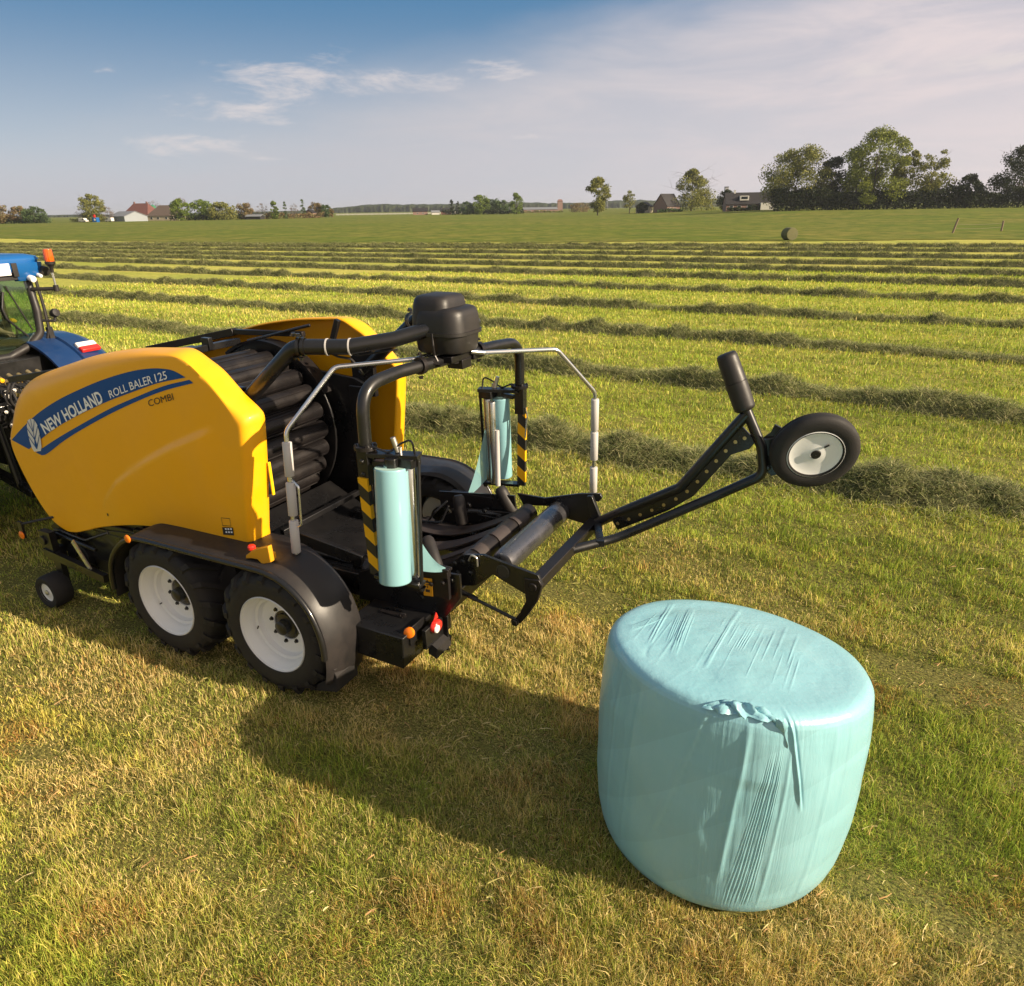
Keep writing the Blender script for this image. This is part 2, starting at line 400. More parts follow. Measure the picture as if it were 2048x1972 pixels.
def raw_mesh(name, verts, faces_flat, face_sizes, m, tint=None, parent=None, smooth=False):
    me = bpy.data.meshes.new(name)
    nv = len(verts); nl = len(faces_flat); nf = len(face_sizes)
    me.vertices.add(nv); me.vertices.foreach_set('co', np.ascontiguousarray(verts, dtype=np.float32).ravel())
    me.loops.add(nl); me.loops.foreach_set('vertex_index', np.ascontiguousarray(faces_flat, dtype=np.int32))
    me.polygons.add(nf)
    st = np.concatenate(([0], np.cumsum(face_sizes)[:-1])).astype(np.int32)
    me.polygons.foreach_set('loop_start', st)
    try: me.polygons.foreach_set('loop_total', np.asarray(face_sizes, dtype=np.int32))
    except Exception: pass
    if smooth: me.polygons.foreach_set('use_smooth', np.ones(nf, dtype=bool))
    me.update(calc_edges=True)
    if tint is not None:
        at = me.color_attributes.new('tint', 'FLOAT_COLOR', 'POINT')
        c = np.ones((nv, 4), dtype=np.float32); c[:, :3] = tint
        at.data.foreach_set('color', c.ravel())
    me.materials.append(m)
    o = bpy.data.objects.new(name, me); COL.objects.link(o)
    if parent is not None: o.parent = parent
    return o

# ================================================================== the setting
def m_field():
    m, nt, b = new_mat('mown_field_turf')
    tcn = N(nt, 'ShaderNodeTexCoord'); mp = N(nt, 'ShaderNodeMapping'); mp.inputs['Rotation'].default_value = (0, 0, R(27.2))
    L(nt, tcn.outputs['Object'], mp.inputs['Vector'])
    def noise(sx, sy, det=5, rough=0.6):
        q = N(nt, 'ShaderNodeMapping'); q.inputs['Scale'].default_value = (sx, sy, 1); L(nt, mp.outputs[0], q.inputs['Vector'])
        n = N(nt, 'ShaderNodeTexNoise'); n.inputs['Scale'].default_value = 1.0; n.inputs['Detail'].default_value = det; n.inputs['Roughness'].default_value = rough
        L(nt, q.outputs[0], n.inputs['Vector']); return n.outputs[0]
    def ramp(v, a, c):
        r = N(nt, 'ShaderNodeMapRange'); L(nt, v, r.inputs['Value']); r.inputs['From Min'].default_value = a; r.inputs['From Max'].default_value = c; return r.outputs[0]
    def mix(f, a, c):
        x = N(nt, 'ShaderNodeMix', data_type='RGBA'); L(nt, f, x.inputs[0])
        for s, v in ((6, a), (7, c)):
            if isinstance(v, tuple): x.inputs[s].default_value = (*v, 1)
            else: L(nt, v, x.inputs[s])
        return x.outputs[2]
    streak = noise(0.05, 0.55, 6, 0.65); fine = noise(2.2, 6.0, 6, 0.7); patch = noise(0.12, 0.12, 4, 0.6)
    c = mix(ramp(streak, 0.34, 0.66), (0.43, 0.45, 0.065), (0.75, 0.645, 0.165))
    c = mix(ramp(patch, 0.45, 0.75), c, (0.33, 0.40, 0.06))
    c = mix(ramp(fine, 0.62, 0.30), c, (0.22, 0.23, 0.055))
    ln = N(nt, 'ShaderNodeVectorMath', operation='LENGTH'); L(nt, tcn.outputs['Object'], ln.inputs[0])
    c = mix(ramp(ln.outputs['Value'], 34, 7), c, mix(ramp(noise(38, 60, 5, 0.75), 0.38, 0.60), (0.035, 0.034, 0.012), (0.27, 0.25, 0.07)))  # near soil, its colour darkened for the shade in gaps between blades
    L(nt, c, b.inputs['Base Color']); b.inputs['Roughness'].default_value = 0.9; b.inputs['Specular IOR Level'].default_value = 0.1
    bp = N(nt, 'ShaderNodeBump'); bp.inputs['Strength'].default_value = 0.6; bp.inputs['Distance'].default_value = 0.05
    L(nt, noise(9, 14, 6, 0.75), bp.inputs['Height']); L(nt, bp.outputs[0], b.inputs['Normal'])
    return m
def m_meadow():
    m, nt, b = new_mat('meadow_turf')
    tcn = N(nt, 'ShaderNodeTexCoord'); mp = N(nt, 'ShaderNodeMapping'); mp.inputs['Rotation'].default_value = (0, 0, R(14)); mp.inputs['Scale'].default_value = (0.012, 0.11, 1)
    L(nt, tcn.outputs['Object'], mp.inputs['Vector'])
    n = N(nt, 'ShaderNodeTexNoise'); n.inputs['Scale'].default_value = 1; n.inputs['Detail'].default_value = 7; n.inputs['Roughness'].default_value = 0.65; L(nt, mp.outputs[0], n.inputs['Vector'])
    n2 = N(nt, 'ShaderNodeTexNoise'); n2.inputs['Scale'].default_value = 0.35; n2.inputs['Detail'].default_value = 8; n2.inputs['Roughness'].default_value = 0.7; L(nt, tcn.outputs['Object'], n2.inputs['Vector'])
    cr = N(nt, 'ShaderNodeValToRGB'); L(nt, n.outputs[0], cr.inputs[0])
    e = cr.color_ramp.elements; e[0].position = 0.30; e[0].color = (0.115, 0.165, 0.024, 1); e[1].position = 0.72; e[1].color = (0.25, 0.235, 0.05, 1)
    k = cr.color_ramp.elements.new(0.5); k.color = (0.155, 0.185, 0.030, 1)
    x = N(nt, 'ShaderNodeMix', data_type='RGBA', blend_type='MULTIPLY'); x.inputs[0].default_value = 0.5; L(nt, cr.outputs[0], x.inputs[6]); L(nt, n2.outputs[1], x.inputs[7])
    n3 = N(nt, 'ShaderNodeTexNoise'); n3.inputs['Scale'].default_value = 0.035; n3.inputs['Detail'].default_value = 6; n3.inputs['Roughness'].default_value = 0.65; L(nt, tcn.outputs['Object'], n3.inputs['Vector'])
    r3 = N(nt, 'ShaderNodeMapRange'); L(nt, n3.outputs[0], r3.inputs['Value']); r3.inputs['From Min'].default_value = 0.42; r3.inputs['From Max'].default_value = 0.68
    x3 = N(nt, 'ShaderNodeMix', data_type='RGBA'); L(nt, r3.outputs[0], x3.inputs[0]); L(nt, cr.outputs[0], x3.inputs[6]); x3.inputs[7].default_value = (0.27, 0.225, 0.06, 1)
    r4 = N(nt, 'ShaderNodeMapRange'); L(nt, n2.outputs[0], r4.inputs['Value']); r4.inputs['From Min'].default_value = 0.60; r4.inputs['From Max'].default_value = 0.40
    x4 = N(nt, 'ShaderNodeMix', data_type='RGBA'); L(nt, r4.outputs[0], x4.inputs[0]); L(nt, x3.outputs[2], x4.inputs[6]); x4.inputs[7].default_value = (0.085, 0.12, 0.020, 1)
    L(nt, x4.outputs[2], b.inputs['Base Color']); b.inputs['Roughness'].default_value = 0.95; b.inputs['Specular IOR Level'].default_value = 0.05
    return m
M['field'] = m_field(); M['meadow'] = m_meadow()
def sheet(name, xs, ys2d, zfun, m, kind='structure'):
    nx, ny = ys2d.shape
    X = np.repeat(np.asarray(xs)[:, None], ny, 1); Yv = ys2d
    V = np.stack([X, Yv, zfun(X, Yv)], -1).reshape(-1, 3)
    i = np.arange(nx - 1)[:, None] * ny + np.arange(ny - 1)[None, :]
    Fq = np.stack([i, i + ny, i + ny + 1, i + 1], -1).reshape(-1)
    o = raw_mesh(name, V, Fq, np.full((nx - 1) * (ny - 1), 4), m, smooth=True)
    return tag(o, kind=kind)
u = np.linspace(-1, 1, 361)
gx = np.sinh(u * 7.2) / np.sinh(7.2) * 4200
v = np.linspace(0, 1, 361)
gy = -60 + np.concatenate(([0, 20, 40], 48 + np.sinh(np.linspace(0, 1, 358) * 7.6) / np.sinh(7.6) * 6000 * 1.0 + np.linspace(0, 30, 358)))
ground = sheet('field', gx, np.repeat(gy[None, :], len(gx), 0), ground_z, M['field'])
ex = np.array([p[0] for p in EDGE]); ey = np.array([p[1] for p in EDGE])
mx_ = np.concatenate((np.linspace(-3000, -420, 20), np.linspace(-400, 400, 801), np.linspace(420, 3000, 20)))
edge_y = np.interp(mx_, ex, ey) + (fbm(mx_ * 0.25, mx_ * 0, 3, 4) - 0.5) * 4.0
edge_y = np.where(mx_ < -400, 265 + (-400 - mx_) * 0.2, np.where(mx_ > 400, -90 - (mx_ - 400) * 0.3, edge_y))
tt = np.sinh(np.linspace(0, 1, 90) * 5) / np.sinh(5)
my = edge_y[:, None] + (5200 - edge_y[:, None]) * tt[None, :]
sheet('meadow', mx_, my, lambda x, y: terrain(x, y) + 0.05, M['meadow'])

# ------------------------------------------------------------------ grass blades: the near stubble one can see blade by blade
PAL = np.array([(0.95, 0.72, 0.32), (0.80, 0.70, 0.15), (0.37, 0.49, 0.052), (0.56, 0.28, 0.09), (0.11, 0.17, 0.025)])
def grass_tint(x, y, rng):
    s = x * 0.889 - y * 0.457; q = x * 0.457 + y * 0.889
    a = fbm(s * 0.35, q * 1.1, 11, 4); bq = fbm(x * 0.9, y * 0.9, 23, 4); c = fbm(s * 0.12, q * 0.9, 37, 3); d = fbm(x * 2.3, y * 2.3, 51, 3)
    r = np.hypot(x, y)
    far = sstep(r, 5.0, 8.0); side = sstep(x, 1.2, 3.2)
    low = sstep(4.2 - np.hypot((x + 2.0) * 0.7, y - 1.2), 1.0, 2.6)          # greener hollow at the near left
    straw = (sstep(a, 0.42, 0.56) * 2.0 + 0.12) * (1 - 0.80 * far) * (1 - 0.55 * side) * (1 - 0.55 * low)
    green = sstep(bq, 0.46, 0.60) * 1.5 + far * 0.85 + side * 0.5 + low * 0.7 + 0.06
    brown = sstep(d, 0.56, 0.70) * 1.1 * (1 - 0.9 * far) + 0.03
    dark = sstep(c, 0.52, 0.64) * (0.8 + 0.9 * far) + sstep(d, 0.42, 0.30) * 0.8 + low * sstep(bq, .42, .6) * 0.7 + 0.06
    w = np.stack([straw, np.full_like(x, 0.62), green, brown, dark], 1)
    cw = np.cumsum(w, 1); cw /= cw[:, -1:]
    k = (rng.random(len(x))[:, None] > cw).sum(1)
    col = PAL[np.clip(k, 0, 4)] * (0.55 + 0.8 * rng.random(len(x)))[:, None]
    mean = (w / w.sum(1, keepdims=True)) @ PAL
    return 0.72 * col + 0.28 * mean
def blades(x, y, z, h, w, lean, rng, az=None, flat=None):
    n = len(x)
    az = rng.random(n) * 2 * PI if az is None else az
    la = rng.random(n) * 2 * PI
    dx, dy = np.cos(az) * w / 2, np.sin(az) * w / 2
    lx, ly = np.cos(la) * h * lean, np.sin(la) * h * lean
    V = np.empty((n, 5, 3), np.float32)
    V[:, 0] = np.stack([x - dx, y - dy, z], 1); V[:, 1] = np.stack([x + dx, y + dy, z], 1)
    V[:, 2] = np.stack([x + dx * .8 + lx * .42, y + dy * .8 + ly * .42, z + h * .58], 1)
    V[:, 3] = np.stack([x - dx * .8 + lx * .42, y - dy * .8 + ly * .42, z + h * .58], 1)
    V[:, 4] = np.stack([x + lx, y + ly, z + h * (1 - 0.35 * np.minimum(lean, 1.2))], 1)
    o = (np.arange(n) * 5)[:, None]
    F1 = o + np.array([0, 1, 2, 3]); F2 = o + np.array([3, 2, 4])
    flat_f = np.concatenate([F1, F2], 1).ravel(); sizes = np.tile([4, 3], n)
    return V.reshape(-1, 3), flat_f, sizes
rng = np.random.default_rng(7)
NB = 1150000
r_ = 1.75 * np.exp(rng.random(NB) * math.log(44 / 1.75))
th_ = R(90) - R(50) + rng.random(NB) * R(100)
bx_, by_ = r_ * np.cos(th_), r_ * np.sin(th_)
keep = np.hypot(bx_ - 1.17, by_ - 3.2) > 0.62
bx_, by_, r_ = bx_[keep], by_[keep], r_[keep]
clump = fbm(bx_ * 5.5, by_ * 5.5, 71, 3)
hh = (0.024 + 0.066 * rng.random(len(bx_)) ** 1.8) * (0.60 + 0.95 * sstep(clump, 0.32, 0.72)) * (1 + sstep(r_, 6, 30) * 0.5)
ww = np.maximum(0.0030, r_ * 0.00080) * (0.7 + 0.6 * rng.random(len(bx_)))
lx_ = (bx_ + 1.2039) * 0.8894 - (by_ - 5.577) * 0.4571; ly_ = (bx_ + 1.2039) * 0.4571 + (by_ - 5.577) * 0.8894
track = (sstep(0.30 - np.abs(np.abs(ly_) - 1.03), 0.0, 0.12) + 0.8 * sstep(0.26 - np.abs(np.abs(ly_ - 6.1) - 1.0), 0, .12) + 0.8 * sstep(0.26 - np.abs(np.abs(ly_ + 3.6) - 1.0), 0, .12)) * sstep(fbm(lx_ * .9, ly_ * 2.5, 44, 3), .25, .5)
hh = hh * (1 - 0.55 * np.clip(track, 0, 1))
ln = 0.12 + 0.5 * np.clip(track, 0, 1) + 1.25 * rng.random(len(bx_)) ** 2.2
gz = ground_z(bx_, by_) - 0.006
V1, F1_, S1 = blades(bx_, by_, gz, hh, ww, ln, rng)
T1 = np.repeat(grass_tint(bx_, by_, rng), 5, 0)
# loose straw lying on the stubble
NS = 9000
r2 = 2.6 * np.exp(rng.random(NS) * math.log(16 / 2.6)); t2 = R(90) - R(50) + rng.random(NS) * R(100)
sx_, sy_ = r2 * np.cos(t2), r2 * np.sin(t2)
kp = (np.hypot(sx_ - 1.17, sy_ - 3.2) > 0.66) & (rng.random(NS) < 0.25 + 0.75 * sstep(fbm(sx_ * 0.8, sy_ * 0.8, 91, 3), 0.4, 0.65))
sx_, sy_ = sx_[kp], sy_[kp]; ns = len(sx_)
ang = rng.random(ns) * 2 * PI; ll = 0.025 + 0.085 * rng.random(ns) ** 2.6; wz = 0.0020 + 0.0016 * rng.random(ns); cv = rng.normal(0, 0.25, ns)
z0 = ground_z(sx_, sy_) + 0.015 + 0.035 * rng.random(ns)
ca, sa = np.cos(ang), np.sin(ang)
V2 = np.empty((ns, 6, 3), np.float32)
for i, (t, k) in enumerate(((-0.5, -1), (-0.5, 1), (0, 1), (0, -1), (0.5, 1), (0.5, -1))):
    bend = cv * ll * (0.25 - t * t)
    V2[:, i] = np.stack([sx_ + ca * ll * t - sa * (k * wz / 2 + bend), sy_ + sa * ll * t + ca * (k * wz / 2 + bend), z0 + (rng.random(ns) - .5) * 0.012 + 0.02 * (0.25 - t * t)], 1)
o2 = (np.arange(ns) * 6)[:, None] + len(V1)
F2_ = np.concatenate([o2 + np.array([0, 1, 2, 3]), o2 + np.array([3, 2, 4, 5])], 1).ravel(); S2 = np.tile([4, 4], ns)
stc = np.array([(0.78, 0.64, 0.32), (0.58, 0.52, 0.18), (0.5, 0.30, 0.13)])[rng.integers(0, 3, ns)] * (0.7 + 0.5 * rng.random(ns))[:, None]
T2 = np.repeat(stc, 6, 0)
grass = raw_mesh('grass', np.concatenate([V1, V2.reshape(-1, 3)]), np.concatenate([F1_, F2_]), np.concatenate([S1, S2]), M['grass'], np.concatenate([T1, T2]))
tag(grass, 'short mown yellow green stubble with loose straw covering the near field', 'grass', kind='stuff')

# ------------------------------------------------------------------ windrows of cut grass, each a thing of its own
M['windrow'] = m_attr('cut_grass', 0.8, 0.2)
WR = [ # y where x = 0, slope, x from, x to, label
 (10.99, -0.533, -7.5, 12.0, 'windrow of cut grass nearest the baler, running under the raised tipper wheel'),
 (16.61, -0.578, -24, 18, 'second windrow behind the baler, passing behind the black roller of the raised tipper arm'),
 (22.65, -0.565, -34, 30, 'third windrow behind the baler, fading into loose wisps on its far right end'),
 (28.90, -0.565, -43, 46, 'fourth windrow behind the baler, level with the amber beacon bracket of the tractor'),
 (35.70, -0.520, -52, 56, 'fifth windrow of cut grass counted away from the baler'),
 (42.10, -0.505, -62, 68, 'sixth windrow of cut grass counted away from the baler'),
 (48.40, -0.485, -70, 78, ''),
 (54.30, -0.470, -78, 86, 'fourth last windrow before the far meadow'),
 (61.40, -0.450, -84, 90, 'third last windrow before the far meadow'),
 (68.60, -0.430, -86, 92, 'second last windrow, one of the thin far rows below the meadow edge'),
 (73.60, -0.375, -60, 92, 'last windrow, thin dark line along the edge of the far meadow'),
]
WR[6] = (48.40, -0.485, -70, 78, 'seventh windrow of cut grass, midway between the baler and the far meadow')
def windrow(i, y0, sl, xa, xb, label):
    rg = np.random.default_rng(100 + i)
    d0 = y0
    step = max(0.10, d0 * 0.0055); n = int((xb - xa) / step); xs = np.linspace(xa, xb, n)
    ys = y0 + sl * xs + (fbm(xs * 0.22, xs * 0 + i * 7.3, 5, 4) - 0.5) * 0.9
    wob = fbm(xs * 1.7, xs * 0 + i * 3.1, 9, 4); wob2 = fbm(xs * 4.2, xs * 0 + i * 5.7, 29, 3)
    wid = (0.30 + 0.34 * wob) * (1.0 if d0 < 30 else 0.92); hgt = 0.05 + 0.25 * sstep(wob, .25, .75) * (0.35 + 1.0 * wob2)
    if i == 2: hgt = hgt * (1 - 0.75 * sstep(xs, 6.5, 11)); wid = wid * (1 - 0.2 * sstep(xs, 6.5, 11))
    if i == 0: hgt = hgt * 1.0
    if i >= 5: hgt = 0.12 + hgt * 0.62; wid = wid * 1.15
    nx_, ny_ = -sl / math.hypot(1, sl), 1 / math.hypot(1, sl)
    K = 9; vs = []; 
    for k in range(K):
        t = -1 + 2 * k / (K - 1)
        px = xs + nx_ * wid * t; py = ys + ny_ * wid * t
        pz = terrain(px, py) + hgt * (1 - t * t) ** 0.8 * (0.65 + 0.7 * fbm(px * 3.1, py * 3.1, 61 + i, 3)) - 0.02
        vs.append(np.stack([px, py, pz], 1))
    V = np.stack(vs, 1).reshape(-1, 3)
    a = (np.arange(n - 1)[:, None] * K + np.arange(K - 1)[None, :])
    Fq = np.stack([a, a + K, a + K + 1, a + 1], -1).reshape(-1); Sq = np.full((n - 1) * (K - 1), 4)
    tone = fbm(V[:, 0] * 1.7, V[:, 1] * 1.7, 15, 4)[:, None]
    C0 = np.array((0.045, 0.055, 0.020)) * (1 - tone) + np.array((0.165, 0.162, 0.074)) * tone
    # ragged stems over it
    nb = int((xb - xa) * 4200 / max(1.0, (d0 / 9.0) ** 1.35)); nb = max(nb, 5000)
    bx = xa + (xb - xa) * rg.random(nb); tt_ = np.clip(rg.normal(0, 0.62, nb), -1.7, 1.7)
    wi = np.interp(bx, xs, wid); hi = np.interp(bx, xs, hgt); yi = np.interp(bx, xs, ys)
    px = bx + nx_ * wi * tt_; py = yi + ny_ * wi * tt_
    pz = terrain(px, py) + hi * np.clip(1 - tt_ ** 2, 0, 1) ** 0.8 * (0.65 + 0.7 * fbm(px * 3.1, py * 3.1, 61 + i, 3)) - 0.02
    sc = 1 + (d0 - 11) / 42.0
    bh = (0.05 + 0.12 * rg.random(nb)) * sc ** 0.6; bw = (0.0055 + 0.005 * rg.random(nb)) * sc
    VB, FB, SB = blades(px, py, pz, bh, bw, 0.6 + 1.6 * rg.random(nb), rg)
    pal = np.array([(0.31, 0.32, 0.13), (0.20, 0.235, 0.075), (0.48, 0.44, 0.22), (0.07, 0.09, 0.028)])
    kk = rg.choice(4, nb, p=[.33, .27, .15, .25])
    CB = pal[kk] * (0.7 + 0.6 * rg.random(nb))[:, None] * (0.6 + 0.8 * fbm(px * 1.7, py * 1.7, 15, 4))[:, None]
    nl = nb // 4; bl = rg.integers(0, nb, nl)                     # long loose stalks lying across the row and out of its edges
    spread = 1 + rg.random(nl) * .5
    px2 = bx[bl] + nx_ * wi[bl] * tt_[bl] * spread; py2 = yi[bl] + ny_ * wi[bl] * tt_[bl] * spread
    pz2 = np.where(spread > 1.25, terrain(px2, py2) + .02, pz[bl] + .02)
    VL, FL, SL = blades(px2, py2, pz2, (0.07 + 0.10 * rg.random(nl)) * sc ** .7, (0.005 + .003 * rg.random(nl)) * sc, 1.6 + 1.8 * rg.random(nl), rg)
    CL = np.array([(0.50, 0.45, 0.22), (0.34, 0.34, 0.13), (0.22, 0.25, 0.08)])[rg.integers(0, 3, nl)] * (.7 + .5 * rg.random(nl))[:, None]
    VB = np.concatenate([VB, VL]); FB = np.concatenate([FB, FL + len(VB) - len(VL)]); SB = np.concatenate([SB, SL]); CB = np.concatenate([CB, CL])
    o = raw_mesh('windrow', np.concatenate([V, VB]), np.concatenate([Fq, FB + len(V)]), np.concatenate([Sq, SB]), M['windrow'], np.concatenate([C0, np.repeat(CB, 5, 0)]))
    return tag(o, label, 'windrow', 'windrows of cut grass across the field')
for i, w_ in enumerate(WR): windrow(i, *w_)

# ------------------------------------------------------------------ the wrapped bale in front
def _r(i, k): return (math.sin(i * 127.1 + k * 311.7) * 43758.5453) % 1.0
def wrapped_bale():
    NT, top = 420, Vector((1.186, 3.198, 1.215)); base = Vector((1.170, 3.215, 0)); tilt = (0.118, 0.126)
    prof = [(0.0, .54), (0.004, .59), (.015, .625), (.04, .652), (.08, .670), (.14, .684), (.22, .692)] + [(.30 + .05 * k, .698 + .006 * math.sin(PI * (k / 10.0))) for k in range(10)] + [(.80, .695), (.86, .690), (.90, .685), (.935, .678), (.955, .672), (.970, .663), (.981, .652), (.989, .638), (.995, .618), (.998, .592), (1.0, .56)]
    ws = np.array([p[0] for p in prof]); rs = np.array([p[1] for p in prof])
    fine_w = np.concatenate([np.linspace(0, .3, 26)[:-1], np.linspace(.3, .9, 110)[:-1], np.linspace(.9, 1, 34)])
    fine_r = np.interp(fine_w, ws, rs)
    th = np.radians(np.concatenate([np.linspace(-270, -114, 150, endpoint=False), np.linspace(-114, -76, 330, endpoint=False), np.linspace(-76, 90, 160, endpoint=False)])); NT = len(th)
    W, TH = np.meshgrid(fine_w, th, indexing='ij'); RR = np.repeat(fine_r[:, None], NT, 1)
    deg = np.degrees(TH); Z = W * 1.25
    # soft dents of the grass under the film
    RR = RR + (fbm(TH * 2.2 + 20, Z * 2.6, 3, 3) - 0.5) * 0.020 * sstep(W, 0.02, 0.2) * (1 - sstep(W, .9, 1))
    # broad vertical tension facets
    RR = RR + 0.006 * np.abs(np.sin(TH * 3.5 + Z * 0.6)) * sstep(W, .08, .3)
    # fine pleats slanting down the front
    fan = 1.0 + 0.9 * np.clip((1.13 - Z) / 0.87, 0, 1)
    cen = -91.5 - 5.0 * (1.13 - Z) / 0.87
    u_ = (deg - cen) / fan                                   # pleats fan out a little downwards
    inside = sstep(3.3 - np.abs(u_), -0.3, 1.6) * sstep(1.16 - Z, 0.0, 0.25) * sstep(Z, 0.10, 0.22)
    vary = 0.55 + 0.9 * fbm(u_ * 1.3 + 40, Z * 1.2, 13, 2)
    wz_ = u_ + 0.22 * (fbm(u_ * 1.6, Z * 1.5, 19, 3) - 0.5) * 4
    RR = RR + inside * 0.0018 * vary * np.sin(wz_ * 2 * PI / 0.74)
    RR = RR + 0.0022 * (fbm(deg * .55 + Z * 1.6, Z * 1.3, 77, 4) - .5) * sstep(W, .05, .2)
    # one long fold left of the pleats and one further round
    def ridge(d0, z0, d1, z1, wd, amp):
        t = np.clip((Z - z0) / (z1 - z0), -0.2, 1.2); c = d0 + (d1 - d0) * t
        on = sstep(t, -0.1, 0.15) * (1 - sstep(t, 0.85, 1.12))
        return amp * on * np.exp(-((deg - c) / wd) ** 2)
    RR = RR + ridge(-106, .3, -102.6, 1.18, 1.3, .007) + ridge(-138, .3, -118, 1.24, 0.8, .006) + ridge(-133, .4, -116, 1.24, .5, -.004)
    RR = RR + ridge(-79.5, .80, -88, 1.26, 0.8, .012) - ridge(-78.4, .80, -86.6, 1.26, 0.6, .006) + ridge(-98, .9, -97, 1.22, 10, .010) * 0.8
    for a0, a1, am in ((-60, -57, .004), (-45, -43, .004), (-70, -66, .005), (-152, -147, .004), (-165, -161, .004), (-88, -86, .003)):
        RR = RR + ridge(a0, .15, a1, 1.2, .8, am)
    cx = base.x * (1 - W) + top.x * W; cy = base.y * (1 - W) + top.y * W
    X = cx + RR * np.cos(TH); Y = cy + RR * np.sin(TH)
    Zz = top.z * W + (-tilt[0] * (X - cx) - tilt[1] * (Y - cy)) * W ** 2
    V = np.stack([X, Y, Zz], -1).reshape(-1, 3)
    nr = len(fine_w); a = np.arange(nr - 1)[:, None] * NT + np.arange(NT)[None, :]; bq = np.arange(nr - 1)[:, None] * NT + (np.arange(NT)[None, :] + 1) % NT
    F = [np.stack([a, bq, bq + NT, a + NT], -1).reshape(-1)]; S = [np.full((nr - 1) * NT, 4)]
    # the flat end: polar grid of rings with stretch lines in the film
    rr = np.linspace(1, 0, 220)[1:] * 0.56
    RT, T2 = np.meshgrid(rr, th, indexing='ij'); x = RT * np.cos(T2); y = RT * np.sin(T2)
    z = -tilt[0] * x - tilt[1] * y + (fbm(x * 4 + 9, y * 4, 8, 3) - 0.5) * 0.018 * sstep(.56 - RT, 0, .15) + 0.012 * sstep(0.56 - RT, 0, 0.3)
    def line(ax_, ay_, bx2, by2, wd, amp, rep=1, gap=0.0):
        d = np.array((bx2 - ax_, by2 - ay_)); ln_ = np.hypot(*d); d /= ln_
        sx = (x - ax_) * d[0] + (y - ay_) * d[1]; ps = (x - ax_) * -d[1] + (y - ay_) * d[0]; out = 0
        on = sstep(sx, -0.03, 0.08) * (1 - sstep(sx, ln_ - 0.1, ln_ + 0.02))
        for q in range(rep): out = out + amp * on * np.exp(-((ps - q * gap) / wd) ** 2)
        return out
    z = z + line(-.225, .56, -.494, -.058, .005, .0042, 2, .016) + line(-.215, .40, -.40, -.06, .003, .0026, 9, .011) + line(-.131, .488, -.405, -.184, .004, .0035, 3, .013)
    z = z + line(.18, .527, -.264, -.292, .0045, .0038, 2, .010) + line(.214, .376, -.033, -.058, .003, .0026, 4, .012) + line(-.361, .298, -.60, .10, .004, .0045, 4, .012) - line(-.569, -.306, -.48, -.05, .012, .003)
    for q_ in range(26):
        ax_ = -.45 + .9 * _r(q_, 1); ay_ = -.1 + .55 * _r(q_, 2); ln2 = .15 + .45 * _r(q_, 3)
        z = z + line(ax_, ay_, ax_ - .48 * ln2, ay_ - .88 * ln2, .0022 + .002 * _r(q_, 4), .0014 + .001 * _r(q_, 5))
    o = len(V)
    V = np.concatenate([V, np.stack([top.x + x, top.y + y, top.z + z], -1).reshape(-1, 3)])
    nr2 = len(rr); first = (nr - 1) * NT + np.arange(NT)
    ring0 = o + np.arange(NT)
    F.append(np.stack([first, np.roll(first, -1), np.roll(ring0, -1), ring0], -1).reshape(-1)); S.append(np.full(NT, 4))
    a = o + np.arange(nr2 - 1)[:, None] * NT + np.arange(NT)[None, :]; bq = o + np.arange(nr2 - 1)[:, None] * NT + (np.arange(NT)[None, :] + 1) % NT
    F.append(np.stack([a, bq, bq + NT, a + NT], -1).reshape(-1)); S.append(np.full((nr2 - 1) * NT, 4))
    root = empty('wrapped_bale', (base.x, base.y, 0))
    tag(root, 'bale wrapped in turquoise film, standing on the mown grass in front of the tipper arm', 'bale')
    V[:, 0] -= base.x; V[:, 1] -= base.y
    raw_mesh('film_wrap', V, np.concatenate(F), np.concatenate(S), M['bale_film'], parent=root, smooth=True)
    # crumpled loose tail of film at the rim, and the twisted strip running down from it
    mb = MB(); rg = random.Random(4)
    def rim(dg, zoff=0.0, rad=0.66):
        a_ = R(dg); px_, py_ = rad * math.cos(a_), rad * math.sin(a_)
        return Vector((px_ - 0.004, py_ - 0.017, 1.215 - .118 * px_ - .126 * py_ + zoff))
    rows = []
    nA = 46
    for i in range(nA):
        t = i / (nA - 1); dg = -119 + 31 * t
        env = math.sin(PI * min(1, max(0, t))) ** 0.6
        row = []
        for j in range(9):
            s = j / 8.0
            rad = 0.674 - 0.11 * s * env + 0.014 * math.sin(i * .62 + j * 1.1) * env
            zo = -0.030 + 0.050 * env * math.sin(s * PI * 0.75 + 0.2) * (0.8 + 0.45 * math.sin(i * 0.42) * math.sin(j * 1.2 + i * .21)) + rg.uniform(-.004, .004) * env
            row.append(rim(dg + 1.3 * math.sin(j * 1.1 + i * .4) * env, zo, rad))
        rows.append(row)
    vs = [p for r__ in rows for p in r__]
    fs = [(i * 9 + j, (i + 1) * 9 + j, (i + 1) * 9 + j + 1, i * 9 + j + 1) for i in range(nA - 1) for j in range(8)]
    mb.add(vs, fs)
    mb.build('loose_film_tail', M['bale_film'], root, sharp=180)
    mb = MB(); vs = []; n = 40
